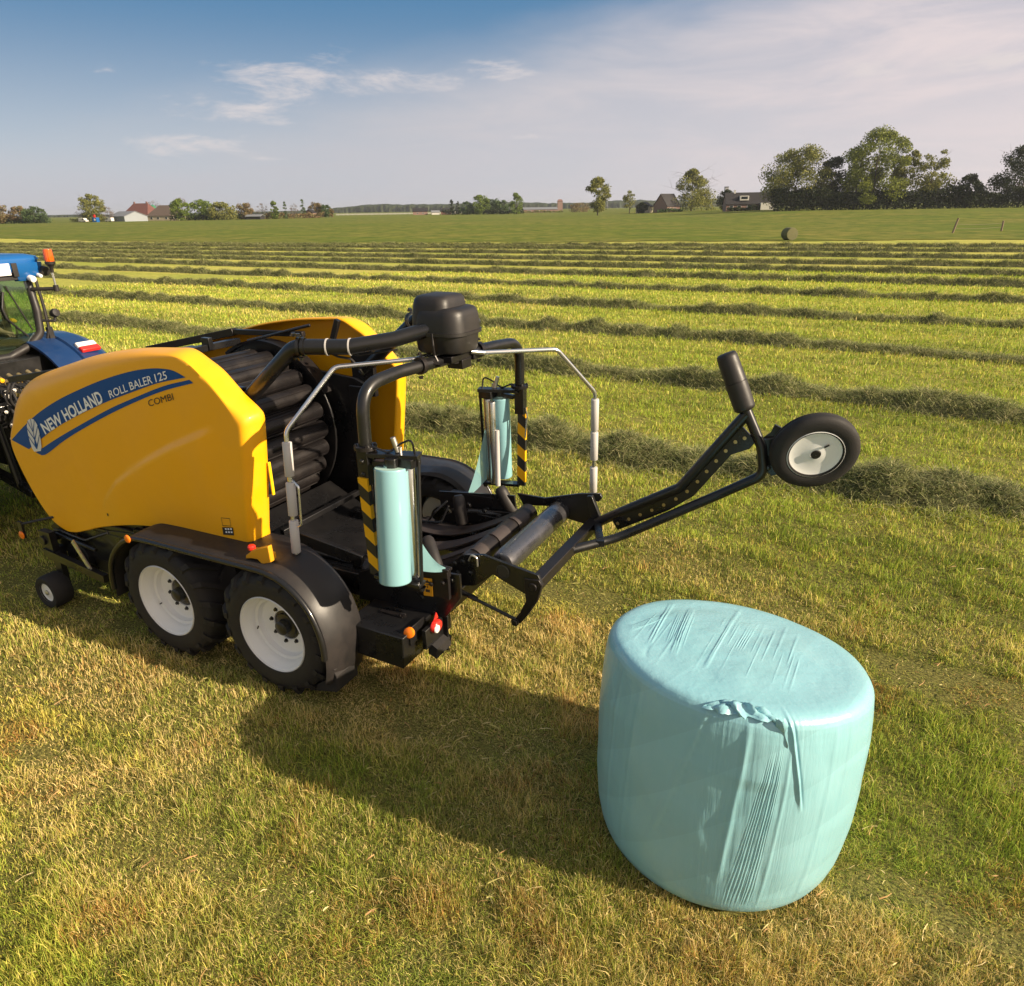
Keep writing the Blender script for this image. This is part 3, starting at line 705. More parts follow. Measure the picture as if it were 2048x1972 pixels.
    for i in range(n):
        t = i / (n - 1); dg = -90 + 7.4 * min(1, t * 1.0) ** 0.8; zz = 1.30 - 0.36 * t
        wd = (0.036 * (1 - t) ** 0.9 + 0.003) * (0.7 + .4 * abs(math.sin(t * 9)))
        a_ = R(dg); rad = 0.688 + 0.016 * (1 - t) + .006 * math.sin(t * 22)
        c_ = Vector((rad * math.cos(a_), rad * math.sin(a_), zz)); tx = Vector((-math.sin(a_), math.cos(a_), 0)); nr_ = Vector((math.cos(a_), math.sin(a_), 0))
        vs += [c_ - tx * wd - nr_ * 0.014, c_ - tx * wd * .2 + nr_ * 0.012, c_ + tx * wd * .6 - nr_ * 0.016]
    fs = []
    for i in range(n - 1):
        for j in range(2): fs.append((i * 3 + j, (i + 1) * 3 + j, (i + 1) * 3 + j + 1, i * 3 + j + 1))
    mb.add(vs, fs); mb.build('twisted_film_strip', M['bale_film'], root, sharp=180)
def m_balefilm():
    m, nt, b = new_mat('bale_stretch_film')
    tcn = N(nt, 'ShaderNodeTexCoord')
    n = N(nt, 'ShaderNodeTexNoise'); n.inputs['Scale'].default_value = 3.0; n.inputs['Detail'].default_value = 5; n.inputs['Roughness'].default_value = 0.55
    L(nt, tcn.outputs['Object'], n.inputs['Vector'])
    mx = N(nt, 'ShaderNodeMix', data_type='RGBA'); L(nt, n.outputs[0], mx.inputs[0])
    mx.inputs[6].default_value = (0.235, 0.52, 0.60, 1); mx.inputs[7].default_value = (0.34, 0.61, 0.68, 1)
    wv = N(nt, 'ShaderNodeTexWave', wave_profile='SAW', bands_direction='Z'); wv.inputs['Scale'].default_value = 1.35; wv.inputs['Distortion'].default_value = 0.8; wv.inputs['Detail'].default_value = 2; wv.inputs['Detail Scale'].default_value = 0.6
    mpw = N(nt, 'ShaderNodeMapping'); mpw.inputs['Rotation'].default_value = (0.62, 0.45, 0); L(nt, tcn.outputs['Object'], mpw.inputs['Vector']); L(nt, mpw.outputs[0], wv.inputs['Vector'])
    mw = N(nt, 'ShaderNodeMix', data_type='RGBA', blend_type='MULTIPLY'); mw.inputs[0].default_value = 0.07; L(nt, mx.outputs[2], mw.inputs[6]); L(nt, wv.outputs[0], mw.inputs[7])
    L(nt, mw.outputs[2], b.inputs['Base Color']); b.inputs['Roughness'].default_value = 0.33; b.inputs['Coat Weight'].default_value = 0.25; b.inputs['Coat Roughness'].default_value = 0.22
    b.inputs['Subsurface Weight'].default_value = 0.12; b.inputs['Subsurface Radius'].default_value = (0.01, 0.02, 0.02)
    mp = N(nt, 'ShaderNodeMapping'); mp.inputs['Scale'].default_value = (26, 26, 3.0); L(nt, tcn.outputs['Object'], mp.inputs['Vector'])
    n2 = N(nt, 'ShaderNodeTexNoise'); n2.inputs['Scale'].default_value = 1; n2.inputs['Detail'].default_value = 5; n2.inputs['Roughness'].default_value = 0.6; L(nt, mp.outputs[0], n2.inputs['Vector'])
    bp = N(nt, 'ShaderNodeBump'); bp.inputs['Strength'].default_value = 0.28; bp.inputs['Distance'].default_value = 0.012
    L(nt, n2.outputs[0], bp.inputs['Height']); L(nt, bp.outputs[0], b.inputs['Normal'])
    return m
M['bale_film'] = m_balefilm()
wrapped_bale()

# ================================================================== baler with wrapping table (x to the rear, y to its right side, z up)
YAW = R(-27.2); BO = (-1.2039, 5.577, 0.0)
baler = empty('round_baler', BO, YAW)
tag(baler, 'yellow and black round baler with wrapping arms and raised tipper, behind the blue tractor', 'baler')

# ---- side panels
FOLD = [(-3.156, 1.541), (-3.022, 1.688), (-2.812, 1.78), (-2.624, 1.89), (-2.441, 1.965), (-2.066, 2.115), (-1.601, 2.28), (-1.17, 2.398), (-0.809, 2.451), (-0.676, 2.415), (-0.55, 2.323), (-0.469, 2.249), (-0.353, 2.117), (-0.300, 2.007), (-0.297, 1.956), (-0.34, 1.594), (-0.386, 1.185),
        (-0.40, 1.095), (-0.555, 1.080), (-0.921, 1.054), (-1.312, 1.039), (-1.646, 1.002), (-1.913, 0.946), (-2.192, 0.869), (-2.436, 0.787), (-2.62, 0.735), (-2.74, 0.735), (-2.893, 0.804), (-3.02, 0.967), (-3.128, 1.186), (-3.190, 1.416)]
RIMP = [(-3.225, 1.532, -.97), (-3.138, 1.685, -.955), (-3.034, 1.88, -.92), (-2.856, 2.045, -.90), (-2.68, 2.141, -.87), (-2.264, 2.267, -.84), (-1.847, 2.376, -.82), (-1.414, 2.446, -.82), (-0.978, 2.48, -.82), (-0.809, 2.481, -.82), (-0.652, 2.409, -.82), (-0.537, 2.342, -.82), (-0.371, 2.192, -.82), (-0.224, 2.079, -.82), (-0.211, 2.021, -.82), (-0.258, 1.624, -.82), (-0.331, 1.162, -.82),
        (-0.36, 1.055, -.82), (-0.555, 1.045, -.90), (-0.921, 1.030, -.93), (-1.312, 1.018, -.94), (-1.646, 0.982, -.94), (-1.913, 0.926, -.94), (-2.192, 0.849, -.94), (-2.436, 0.767, -.94), (-2.62, 0.715, -.94), (-2.75, 0.712, -.94), (-2.915, 0.786, -.95), (-3.045, 0.957, -.96), (-3.150, 1.180, -.965), (-3.225, 1.412, -.97)]
SWOOSH = [(-2.05, 1.06), (-2.0, 1.149), (-1.773, 1.344), (-1.58, 1.462), (-1.327, 1.605), (-1.031, 1.749), (-0.585, 1.935), (-0.25, 2.06)]
swx = np.array([p[0] for p in SWOOSH]); swz = np.array([p[1] for p in SWOOSH])
def panel_y(x, z):
    x = np.asarray(x, float); z = np.asarray(z, float)
    zs = np.interp(x, swx, swz)
    d = z - zs
    fade = sstep(x, -2.15, -1.75) * (1 - sstep(x, -0.75, -0.45))
    step = 0.024 * (1 - sstep(d, -0.03, 0.05)) * sstep(d, -0.75, -0.10) * fade
    bulge = 0.030 * np.clip(1 - ((x + 1.75) / 1.75) ** 2, 0, 1) * np.clip(1 - ((z - 1.62) / 1.0) ** 2, 0, 1)
    return -1.0 - bulge - step
def closed_spline(P, sub):
    P = np.asarray(P, float); n = len(P); out = []
    for i in range(n):
        p0, p1, p2, p3 = P[i - 1], P[i], P[(i + 1) % n], P[(i + 2) % n]
        d1 = max(np.linalg.norm(p2 - p1), 1e-6)
        m1 = (p2 - p0) * d1 / max(np.linalg.norm(p2 - p1) + np.linalg.norm(p1 - p0), 1e-6)
        m2 = (p3 - p1) * d1 / max(np.linalg.norm(p3 - p2) + np.linalg.norm(p2 - p1), 1e-6)
        for k in range(sub):
            t = k / sub
            out.append((2 * t ** 3 - 3 * t ** 2 + 1) * p1 + (t ** 3 - 2 * t ** 2 + t) * m1 + (-2 * t ** 3 + 3 * t ** 2) * p2 + (t ** 3 - t ** 2) * m2)
    return np.array(out)
def side_panel(sgn):
    sub = 8
    fo = closed_spline(FOLD, sub); ri = closed_spline(RIMP, sub); n = len(fo)
    cen = np.array((-1.75, 1.55)); rings = []
    S_ = np.linspace(0.0, 1, 46)
    for s in S_[1:]:
        p = cen + (fo - cen) * s
        rings.append(np.stack([p[:, 0], panel_y(p[:, 0], p[:, 1]), p[:, 1]], 1))
    y_f = rings[-1][:, 1]
    for t in np.linspace(0, 1, 12)[1:]:
        a = t * PI / 2; e = 0.75
        w = math.sin(a) ** e; k = 1 - math.cos(a) ** e
        p = fo * (1 - w) + ri[:, :2] * w
        rings.append(np.stack([p[:, 0], y_f * (1 - k) + ri[:, 2] * k, p[:, 1]], 1))
    # return lip
    p = ri.copy(); last = np.stack([p[:, 0], p[:, 2], p[:, 1]], 1)
    inn = cen + (ri[:, :2] - cen) * 0.985
    rings.append(np.stack([inn[:, 0], p[:, 2] + 0.012, inn[:, 1]], 1))
    V = np.concatenate([[[cen[0], float(panel_y(*cen)), cen[1]]]] + rings); V[:, 1] *= -sgn if sgn > 0 else 1
    mb = MB(); fs = [(0, 1 + k, 1 + (k + 1) % n) for k in range(n)]
    for i in range(len(rings) - 1):
        for k in range(n):
            k2 = (k + 1) % n; a = 1 + i * n
            fs.append((a + k, a + k2, a + n + k2, a + n + k))
    mb.add(V.tolist(), fs)
    o = mb.build('side_panel', M['yellow'], baler, sharp=70)
    so = o.modifiers.new('skin', 'SOLIDIFY'); so.thickness = 0.010; so.offset = -1
    return o
left_panel = side_panel(-1)
right_panel = side_panel(1)

# ---- decals on the near panel: built flat, then laid on the panel surface
def lay(o, gap):
    me = o.data
    for v in me.vertices: v.co = Vector((v.co.x, float(panel_y(v.co.x, v.co.z)) - gap - v.co.y, v.co.z))
    me.update()
def decal_poly(name, poly, m, gap, res=0.05):
    b = bmesh.new(); vs = [b.verts.new((x, 0, z)) for x, z in poly]; b.faces.new(vs)
    bmesh.ops.triangulate(b, faces=b.faces[:])
    for _ in range(4): 
        lng = [e for e in b.edges if e.calc_length() > res]
        if not lng: break
        bmesh.ops.subdivide_edges(b, edges=lng, cuts=1); bmesh.ops.triangulate(b, faces=b.faces[:])
    me = bpy.data.meshes.new(name); b.to_mesh(me); b.free(); me.materials.append(m)
    o = bpy.data.objects.new(name, me); COL.objects.link(o); o.parent = left_panel
    lay(o, gap); return o
def smooth_poly(P, keep, sub=5):
    Q = closed_spline(P, sub); return [tuple(q) for q in Q]
BAND_T = [(-3.172, 1.535), (-2.951, 1.669), (-2.651, 1.834), (-2.317, 1.985), (-1.976, 2.112), (-1.645, 2.222), (-1.308, 2.312), (-1.076, 2.353), (-0.916, 2.362), (-0.822, 2.352), (-0.722, 2.318)]
BAND_B = [(-0.722, 2.318), (-1.036, 2.247), (-1.361, 2.145), (-1.676, 2.04), (-2.098, 1.88), (-2.414, 1.746), (-2.668, 1.62), (-2.928, 1.482)]
def open_spline(P, sub=6):
    P = [np.array(p, float) for p in P]; P = [2 * P[0] - P[1]] + P + [2 * P[-1] - P[-2]]; out = []
    for i in range(1, len(P) - 2):
        for k in range(sub):
            t = k / sub; a, b, c, d = P[i - 1], P[i], P[i + 1], P[i + 2]
            out.append(tuple(0.5 * (2 * b + (c - a) * t + (2 * a - 5 * b + 4 * c - d) * t * t + (3 * b - a - 3 * c + d) * t ** 3)))
    out.append(tuple(P[-2])); return out
band = open_spline(BAND_T) + open_spline(BAND_B)[1:]
decal_poly('blue_band', band, M['decal_blue'], 0.003)
ST_T = [(-2.829, 1.465), (-2.435, 1.65), (-2.033, 1.826), (-1.646, 1.99), (-1.294, 2.121), (-0.969, 2.233), (-0.687, 2.304)]
ST_B = [(-0.652, 2.284), (-0.979, 2.197), (-1.305, 2.084), (-1.661, 1.945), (-2.051, 1.778), (-2.371, 1.629), (-2.65, 1.483), (-2.748, 1.451)]
decal_poly('blue_stripe', open_spline(ST_T) + open_spline(ST_B), M['decal_blue'], 0.003)
def text_on(name, s, base, cap, m, gap, bold=0.0, width=1.0, shear=0.0, parent=None):
    """letters of the built-in font along a base line given as three (x, z) points, capital height cap"""
    cu = bpy.data.curves.new(name, 'FONT'); cu.body = s; cu.size = 1.0; cu.offset = bold; cu.resolution_u = 3; cu.shear = shear
    ob = bpy.data.objects.new(name + '_curve', cu); COL.objects.link(ob)
    dg = bpy.context.evaluated_depsgraph_get(); dg.update()
    me = bpy.data.meshes.new_from_object(ob.evaluated_get(dg)); bpy.data.objects.remove(ob)
    co = np.array([v.co[:] for v in me.vertices]); x0, x1 = co[:, 0].min(), co[:, 0].max(); y1 = co[:, 1].max(); y0 = 0.0
    P = np.array(base, float)
    t = (co[:, 0] - x0) / (x1 - x0)
    B = ((1 - t) ** 2)[:, None] * P[0] + (2 * t * (1 - t))[:, None] * (2 * P[1] - (P[0] + P[2]) / 2) + (t ** 2)[:, None] * P[2]
    D = (2 * (1 - t))[:, None] * ((2 * P[1] - (P[0] + P[2]) / 2) - P[0]) + (2 * t)[:, None] * (P[2] - (2 * P[1] - (P[0] + P[2]) / 2))
    D /= np.linalg.norm(D, axis=1, keepdims=True)
    Nn = np.stack([-D[:, 1], D[:, 0]], 1)
    hgt = (co[:, 1] - y0) / (y1 - y0) * cap
    Q = B + Nn * hgt[:, None]
    for i, v in enumerate(me.vertices): v.co = (Q[i, 0], 0, Q[i, 1])
    me.materials.append(m)
    o = bpy.data.objects.new(name, me); COL.objects.link(o); o.parent = parent or left_panel
    lay(o, gap); return o
text_on('maker_lettering', 'NEW HOLLAND', [(-2.600, 1.664), (-2.118, 1.876), (-1.690, 2.041)], 0.096, M['decal_white'], 0.006, bold=0.028)
text_on('model_lettering', 'ROLL BALER', [(-1.600, 2.080), (-1.335, 2.170), (-1.075, 2.247)], 0.058, M['decal_white'], 0.006, bold=0.006, shear=0.12)
text_on('number_lettering', '125', [(-1.040, 2.256), (-0.970, 2.276), (-0.905, 2.293)], 0.058, M['decal_white'], 0.006, bold=0.006, shear=0.12)
text_on('version_lettering', 'COMBI', [(-1.163, 2.060), (-1.018, 2.103), (-0.874, 2.143)], 0.048, M['decal_black'], 0.005, bold=0.0, shear=0.12)
# leaf emblem: rounded shield of chevron blades
def emblem():
    cx, cz = -2.775, 1.632; ang = R(-6)
    def T(u, w): # u across, w up, in emblem units (half width .09, half height .15)
        a = u * 0.092; h = w * 0.150
        return (cx + a * math.cos(ang) - h * math.sin(ang) + 0.10 * h * 0, cz + a * math.sin(ang) + h * math.cos(ang) + a * 0.30)
    out = [(-.55, .93), (-.9, .62), (-1, .2), (-.98, -.35), (-.86, -.75), (-.6, -1.0), (.6, -1.0), (.86, -.75), (.98, -.35), (1, .2), (.9, .62), (.55, .93), (.2, 1.0), (-.2, 1.0)]
    decal_poly('leaf_emblem', [T(*p) for p in out], M['emblem'], 0.007)
    mb = []
    def strip(p, q, wdt, nme='emblem_vein'):
        p, q = np.array(p), np.array(q); d = (q - p) / np.linalg.norm(q - p); n_ = np.array((-d[1], d[0])) * wdt
        return [T(*(p + n_)), T(*(q + n_ * .6)), T(*(q - n_ * .6)), T(*(p - n_))]
    polys = [strip((0, -.62), (0, 1.0), .05)]
    for sx in (-1, 1):
        polys += [strip((0, -.82), (sx * .98, .0), .05), strip((0, -.28), (sx * .98, .52), .05), strip((0, .2), (sx * .62, .9), .045)]
    b = bmesh.new()
    for p in polys:
        b.faces.new([b.verts.new((x, 0, z)) for x, z in p])
    b.faces.new([b.verts.new((*T(u, w)[:1], 0, T(u, w)[1])) for u, w in ((-.2, -.55), (0, -.05), (.2, -.55), (0, -.88))])
    me = bpy.data.meshes.new('emblem_veins'); b.to_mesh(me); b.free(); me.materials.append(M['decal_blue'])
    o = bpy.data.objects.new('emblem_veins', me); COL.objects.link(o); o.parent = left_panel; lay(o, 0.0095)
M['hazard_yellow'] = mat('yellow_reflector', (0.95, 0.62, 0.01), .4)
M['emblem'] = mat('emblem_silver', (0.74, 0.75, 0.76), 0.4, 0.0, 0.12, 14)
emblem()
# small warning label low at the rear of the panel, and a fixing hole
decal_poly('warning_label', [(-0.620, 1.170), (-0.505, 1.188), (-0.508, 1.122), (-0.622, 1.106)], M['decal_black'], 0.004)
for q_ in ([(-0.612, 1.252), (-0.520, 1.262), (-0.520, 1.258), (-0.612, 1.248)], [(-0.612, 1.187), (-0.520, 1.199), (-0.520, 1.195), (-0.612, 1.183)], [(-0.612, 1.248), (-0.609, 1.248), (-0.609, 1.187), (-0.612, 1.187)], [(-0.523, 1.258), (-0.520, 1.258), (-0.520, 1.199), (-0.523, 1.199)]):
    decal_poly('label_outline', q_, M['decal_black'], 0.004)
for i in range(3):
    for j in range(2):
        x0 = -0.590 + i * 0.028; z0 = 1.128 + i * 0.005 + j * 0.026
        decal_poly('label_print', [(x0, z0), (x0 + .018, z0 + .003), (x0 + .018, z0 + .017), (x0, z0 + .014)], M['decal_white'], 0.006)
decal_poly('fixing_hole', [(-1.998 + .010 * math.cos(a * PI / 4), 1.024 + .015 * math.sin(a * PI / 4)) for a in range(8)], M['decal_black'], 0.004)

mb = MB(); mb.box((-.236, -.822, 1.56), (.012, .024, .26)); mb.build('reflector_strip', M['hazard_yellow'], left_panel, bevel=.003)
# ---- chamber, tailgate and rollers
mb = MB()
for s in (-1, 1):
    circ = [(-1.62 + 0.80 * math.cos(a), 1.45 + 0.80 * math.sin(a)) for a in np.linspace(-2.4, 2.6, 40)]
    mb.prism(circ, 'y', s * 0.60 - 0.012, s * 0.60 + 0.012)
mb.box((-2.55, 0, 1.45), (1.0, 1.26, 1.15)); mb.box((-2.9, 0, 1.0), (0.7, 1.2, 0.5))
mb.build('bale_chamber', M['black'], baler, bevel=0.008)
for i, a in enumerate(np.linspace(R(112), R(-58), 12)):
    c = Vector((-1.62 + 0.665 * math.cos(a), 0, 1.44 + 0.665 * math.sin(a)))
    mb = MB(); mb.cap_roller(c + Vector((0, -.575, 0)), c + Vector((0, .56, 0)), 0.082, 26, 0.006)
    nb = 8
    for k in range(nb):                                              # raised ribs along each roller
        th = 2 * PI * k / nb + i * 0.3
        d = Vector((math.cos(th), 0, math.sin(th)))
        mb.beam(c + d * 0.083 + Vector((0, -.55, 0)), c + d * 0.083 + Vector((0, .535, 0)), 0.012, 0.010, upv=tuple(d))
    mb.build('chamber_roller', M['steel_dark'], baler, sharp=35)
mb = MB()
for s in (-1, 1):
    pts = [(-2.05, s * .65, 2.20), (-1.40, s * .65, 2.10), (-1.11, s * .65, 2.02), (-0.90, s * .65, 1.62), (-0.94, s * .65, 1.13), (-1.22, s * .65, 0.76)]
    mb.tube(fillet(pts, 0.06, 5), 0.021, 10)
mb.build('tailgate_edge_frame', M['steel_dark'], baler)
mb = MB()
for s in (-1, 1):
    mb.prism([(-2.9, .62), (-0.56, .62), (-0.54, 1.10), (-0.50, 1.92), (-0.62, 1.97), (-1.3, 2.03), (-2.5, 2.0), (-2.95, 1.6)], 'y', s * 0.715 - 0.02, s * 0.715 + 0.02)
    mb.prism([(-0.70, 0.62), (-0.52, 0.62), (-0.50, 1.90), (-0.68, 1.90)], 'y', s * 0.675, s * 0.695)
mb.box((-1.4, 0, 0.66), (2.6, 1.3, 0.08))
mb.build('drive_housing', M['black'], baler, bevel=0.006)
mb = MB()                                                            # beam along the top edge inside the far panel
mb.beam((-3.45, .73, 2.03), (-2.10, .73, 2.30), 0.07, 0.075); mb.beam((-2.10, .73, 2.30), (-1.2, .73, 2.33), 0.05, 0.05)
mb.beam((-3.45, -.73, 2.00), (-2.10, -.73, 2.24), 0.07, 0.06)
mb.build('top_rail', M['steel_dark'], baler, bevel=0.006)
mb = MB()                                                            # curved cover over the upper rollers
ring = []
for a in np.linspace(R(125), R(28), 22):
    ring.append([Vector((-1.62 + r_ * math.cos(a), y_, 1.44 + r_ * math.sin(a))) for r_, y_ in ((.80, .56), (.83, .56), (.83, .70), (.80, .70))])
mb.loft(ring); 
for a in (R(112), R(88), R(64), R(44)): mb.bolt((-1.62 + .83 * math.cos(a), .63, 1.44 + .83 * math.sin(a)), (math.cos(a), 0, math.sin(a)), .012)
mb.build('gate_arch', M['steel_dark'], baler)
mb = MB(); mb.beam((-1.95, -.52, 2.235), (-1.95, .62, 2.235), 0.06, 0.06); mb.box((-1.95, .25, 2.27), (.10, .05, .11)); mb.box((-1.93, .05, 2.25), (.14, .12, .05))
mb.tube(fillet([(-1.7, .5, 2.27), (-1.5, .62, 2.32), (-1.1, .72, 2.42)], .05), 0.014, 8)
mb.beam((-0.88, .76, 2.30), (-0.80, .76, 2.48), 0.04, 0.05)
mb.build('top_brackets', M['black'], baler, bevel=0.004)
# floor of the gap between baler and table with bits of crop
mb = MB()
mb.prism([(-0.95, .60), (0.35, .60), (0.35, .70), (-0.60, .78), (-0.95, .95)], 'y', -0.58, 0.58)
mb.beam((-0.5, -.45, .80), (0.30, -.42, .72), 0.09, 0.06); mb.beam((-0.5, .35, .80), (0.30, .38, .72), 0.09, 0.06); mb.beam((-.55, -.5, .92), (-.55, .5, .92), .05, .05)
mb.beam((-.25, -.60, .98), (.28, -.50, .84), .05, .10)
mb.build('transfer_floor', M['black'], baler, bevel=0.006)
# ---- chassis, axle
mb = MB()
for s in (-1, 1):
    mb.box((-0.95, s * .52, .66), (3.4, .12, .20))
    mb.beam((0.1, s * .66, .62), (-1.25, s * .66, .62), .08, .16)
    for xw in (0, -1.13): mb.rod((xw, s * .40, .52), (xw, s * .86, .52), .055)
mb.box((-.56, 0, .60), (.16, 1.3, .16)); mb.box((-2.5, 0, .70), (.2, 1.5, .2))
mb.build('chassis', M['black'], baler, bevel=0.01)

# ---- wheels
def wheel(x, y, out):
    """out = -1: outer face towards -y"""
    w = empty('wheel'); w.parent = baler; w.location = (x, y, 0.52)
    ax = Vector((0, out, 0))
    Rt, hw = 0.515, 0.245
    mb = MB()
    mb.lathe([(.300, -.20), (.318, -.236), (.36, -hw), (.415, -hw - .002), (.462, -.222), (.480, -.19), (.485, -.1), (.487, 0), (.485, .1), (.480, .19), (.462, .222), (.415, hw + .002), (.36, hw), (.318, .236), (.300, .20), (.29, .19), (.29, -.19)], (0, 0, 0), ax, 72, close=True)
    nl = 18
    for k in range(nl):                                               # chevron lugs
        for sd in (-1, 1):
            th = 2 * PI * (k + (0.25 if sd > 0 else -.25) ) / nl
            vs = []
            for (t, hgt, yy, wd) in ((0.0, 0.030, -.01, .046), (0.16, .034, .13, .052), (.25, .032, .212, .060), (.29, .006, .246, .066)):
                for dr in (-1, 1):
                    for top in (0, 1):
                        a = th + t + dr * wd / .5 * .5 * (0.75 if top else 1.0)
                        rr = (.478 if yy < .2 else .455) - .008 if not top else (.487 + hgt if yy < .2 else .478 + hgt * .9)
                        if yy > .23: rr = .425 if not top else .455
                        vs.append(Vector((rr * math.cos(a), out * sd * (yy + (0.006 if yy > .23 else 0)), rr * math.sin(a))))
            fs = []
            for i in range(3):
                o = i * 4
                fs += [(o + 1, o + 3, o + 7, o + 5), (o, o + 1, o + 5, o + 4), (o + 2, o + 6, o + 7, o + 3)]
            fs += [(0, 2, 3, 1), (12, 13, 15, 14)]
            mb.add(vs, fs)
    mb.build('tyre', M['rubber'], w, sharp=35)
    mb = MB()
    mb.lathe([(.306, .238), (.312, .230), (.312, .222), (.300, .218), (.292, .205), (.286, .18), (.270, .165), (.262, .14), (.258, .115), (.238, .105), (.234, .075), (.228, .058), (.205, .050), (.150, .046), (.122, .044), (.118, .034), (.122, .026), (.24, .028), (.268, .09), (.30, .19)], (0, 0, 0), ax, 72, close=True)
    mb.build('rim', M['white'], w, sharp=50)
    mb = MB()
    mb.lathe([(.001, .130), (.045, .128), (.056, .118), (.060, .065), (.095, .058), (.100, .035), (.119, .034), (.119, .0), (.001, .0)], (0, 0, 0), ax, 28)
    for k in range(8):
        a = 2 * PI * k / 8; mb.bolt(Vector((.142 * math.cos(a), out * .044, .142 * math.sin(a))), ax, .012, .022)
    mb.build('hub', M['black'], w)
    mb = MB(); a = R(200); mb.rod((.246 * math.cos(a), out * .108, .246 * math.sin(a)), (.222 * math.cos(a), out * .145, .222 * math.sin(a)), .006, 8)
    mb.build('valve', M['black'], w)
    w.rotation_euler = (0, R(17 * x + 9), 0); w.scale = (1, 0.82, 1)
    return w
for s in (-1, 1):
    for xw in (0.0, -1.13): wheel(xw, s * 1.07, s)

# ---- mudguards
GPATH = [(-1.735, .42), (-1.725, .62), (-1.66, .80), (-1.52, .95), (-1.36, 1.035), (-1.18, 1.055), (-.6, 1.06), (-.10, 1.065), (.06, 1.06), (.20, 1.025), (.33, .945), (.43, .83), (.49, .69), (.515, .55), (.505, .36), (.48, .24)]
gp = open_spline(GPATH, 5)
for s in (-1, 1):
    root = MB(); rings = []
    for i, (x, z) in enumerate(gp):
        t = i / (len(gp) - 1)
        rear = float(sstep(x, -.05, .15)); front = 1 - float(sstep(x, -1.75, -1.45))
        yo, yi = 1.275, 0.78 + 0.36 * front + 0.11 * float(sstep(x, -.25, .30))
        nx_, nz_ = (x + .55) * .0, 1.0
        dx = gp[min(i + 1, len(gp) - 1)][0] - gp[max(i - 1, 0)][0]; dz = gp[min(i + 1, len(gp) - 1)][1] - gp[max(i - 1, 0)][1]
        l_ = math.hypot(dx, dz); ox, oz = -dz / l_, dx / l_
        def P(y, off): return Vector((x + ox * off, s * y, z + oz * off))
        rings.append([P(yo, .0), P(yo - .02, .016), P(yo - .14, .024 + .02 * rear), P(yi + .10, .026 + .030 * rear), P(yi + .02, .022 + .02 * rear), P(yi, .0), P(yi + .02, -.006), P(yo - .02, -.006)])
    root.loft(rings)
    guard = root.build('mudguard', M['plastic'], baler, sharp=40)
    mb = MB(); mb.tube([(x, s * 1.283, z) for x, z in gp[2:-8]], 0.022, 12)
    mb.build('guard_rail', M['black'], guard)
    mb = MB(); mb.prism([(.30, .10), (.53, .16), (.545, .30), (.50, .36), (.46, .25), (.34, .17)], 'y', s * 1.22, s * .98); mb.beam((.44, s * 1.2, .24), (.53, s * 1.2, .36), .05, .02)
    mb.build('mud_flap', M['rubber'], guard, bevel=0.006)
    mb = MB(); mb.lathe([(.001, .012), (.026, .011), (.033, .006), (.035, 0)], (-1.36, s * 1.305, 1.045), (0, s, 0), 20)
    mb.build('side_reflector', M['orange'], guard)
    if s < 0: left_guard = guard
mb = MB()
mb.box((-.68, -.93, 1.02), (1.4, .26, .03))
mb.build('guard_shelf', M['steel_dark'], baler, bevel=0.006)
# control box with red stop button on the rear of the guard
mb = MB()
mb.prism([(-.19, 1.085), (-.18, 1.115), (-.10, 1.175), (.055, 1.235), (.06, 1.11), (-.03, 1.075), (-.07, 1.105), (-.13, 1.10)], 'y', -1.215, -1.175)
mb.box((-.06, -1.16, 1.13), (.20, .05, .05))
box = mb.build('control_box', M['amber'], baler, bevel=0.006)
mb = MB(); mb.lathe([(.016, 0), (.016, .018), (.028, .020), (.030, .040), (.022, .050), (.001, .052)], (-.135, -1.19, 1.145), (0, 0, 1), 18)
mb.build('stop_button', M['red'], box)

# ---- pickup and gauge wheel at the front left
mb = MB()
for s in (-1, 1):
    mb.prism([(-3.05, .55), (-2.85, .78), (-2.2, .80), (-1.75, .85), (-1.75, .50), (-2.3, .34), (-2.8, .36)], 'y', s * .93 - .015, s * .93 + .015)
mb.rod((-2.65, -1.0, .45), (-2.65, 1.0, .45), .16, 20)
mb.rod((-2.95, -1.12, .62), (-2.95, 1.12, .62), .045)
mb.box((-2.2, 0, .62), (.5, 1.9, .30)); mb.box((-2.35, -.91, .62), (1.15, .05, .46)); mb.beam((-3.02, -.93, .66), (-2.6, -.88, .95), .06, .07); mb.beam((-2.72, -.97, .35), (-2.68, -.93, .85), .05, .06); mb.box((-2.0, -.80, .88), (.9, .20, .16)); mb.beam((-1.8, -.95, .45), (-1.75, -.93, .9), .06, .10); mb.box((-2.95, -1.02, .46), (.20, .08, .16)); mb.rod((-2.9, -1.0, .66), (-2.35, -1.0, .60), .018, 10); mb.tube(fillet([(-2.95, -.98, .68), (-2.8, -1.0, .70), (-2.5, -.98, .66), (-2.2, -.95, .78)], .08), .013, 8)
mb.lathe([(.05, 0), (.05, .03), (.022, .03), (.022, .05), (.001, .05)], (-2.98, -1.0, .56), (0, -1, 0), 20)
for p in ((-2.85, .70), (-2.45, .60), (-2.0, .72), (-1.85, .62), (-2.6, .50)): mb.bolt((p[0], -.945, p[1]), (0, -1, 0), .012)
mb.build('pickup', M['black'], baler, bevel=0.006)
mb = MB(); mb.beam((-2.98, -1.09, .50), (-2.15, -1.09, .40), .05, .075); mb.box((-2.92, -1.07, .58), (.16, .06, .26)); mb.box((-2.84, -1.07, .40), (.10, .05, .24)); mb.beam((-2.84, -1.06, .42), (-2.84, -1.06, .16), .04, .07); mb.rod((-2.84, -1.04, .16), (-2.84, -1.15, .16), .02)
arm = mb.build('gauge_wheel_arm', M['black'], baler)
mb = MB(); mb.beam((-2.55, -1.07, .68), (-2.33, -1.10, .45), .012, .045, upv=(0.6, 0, .6))
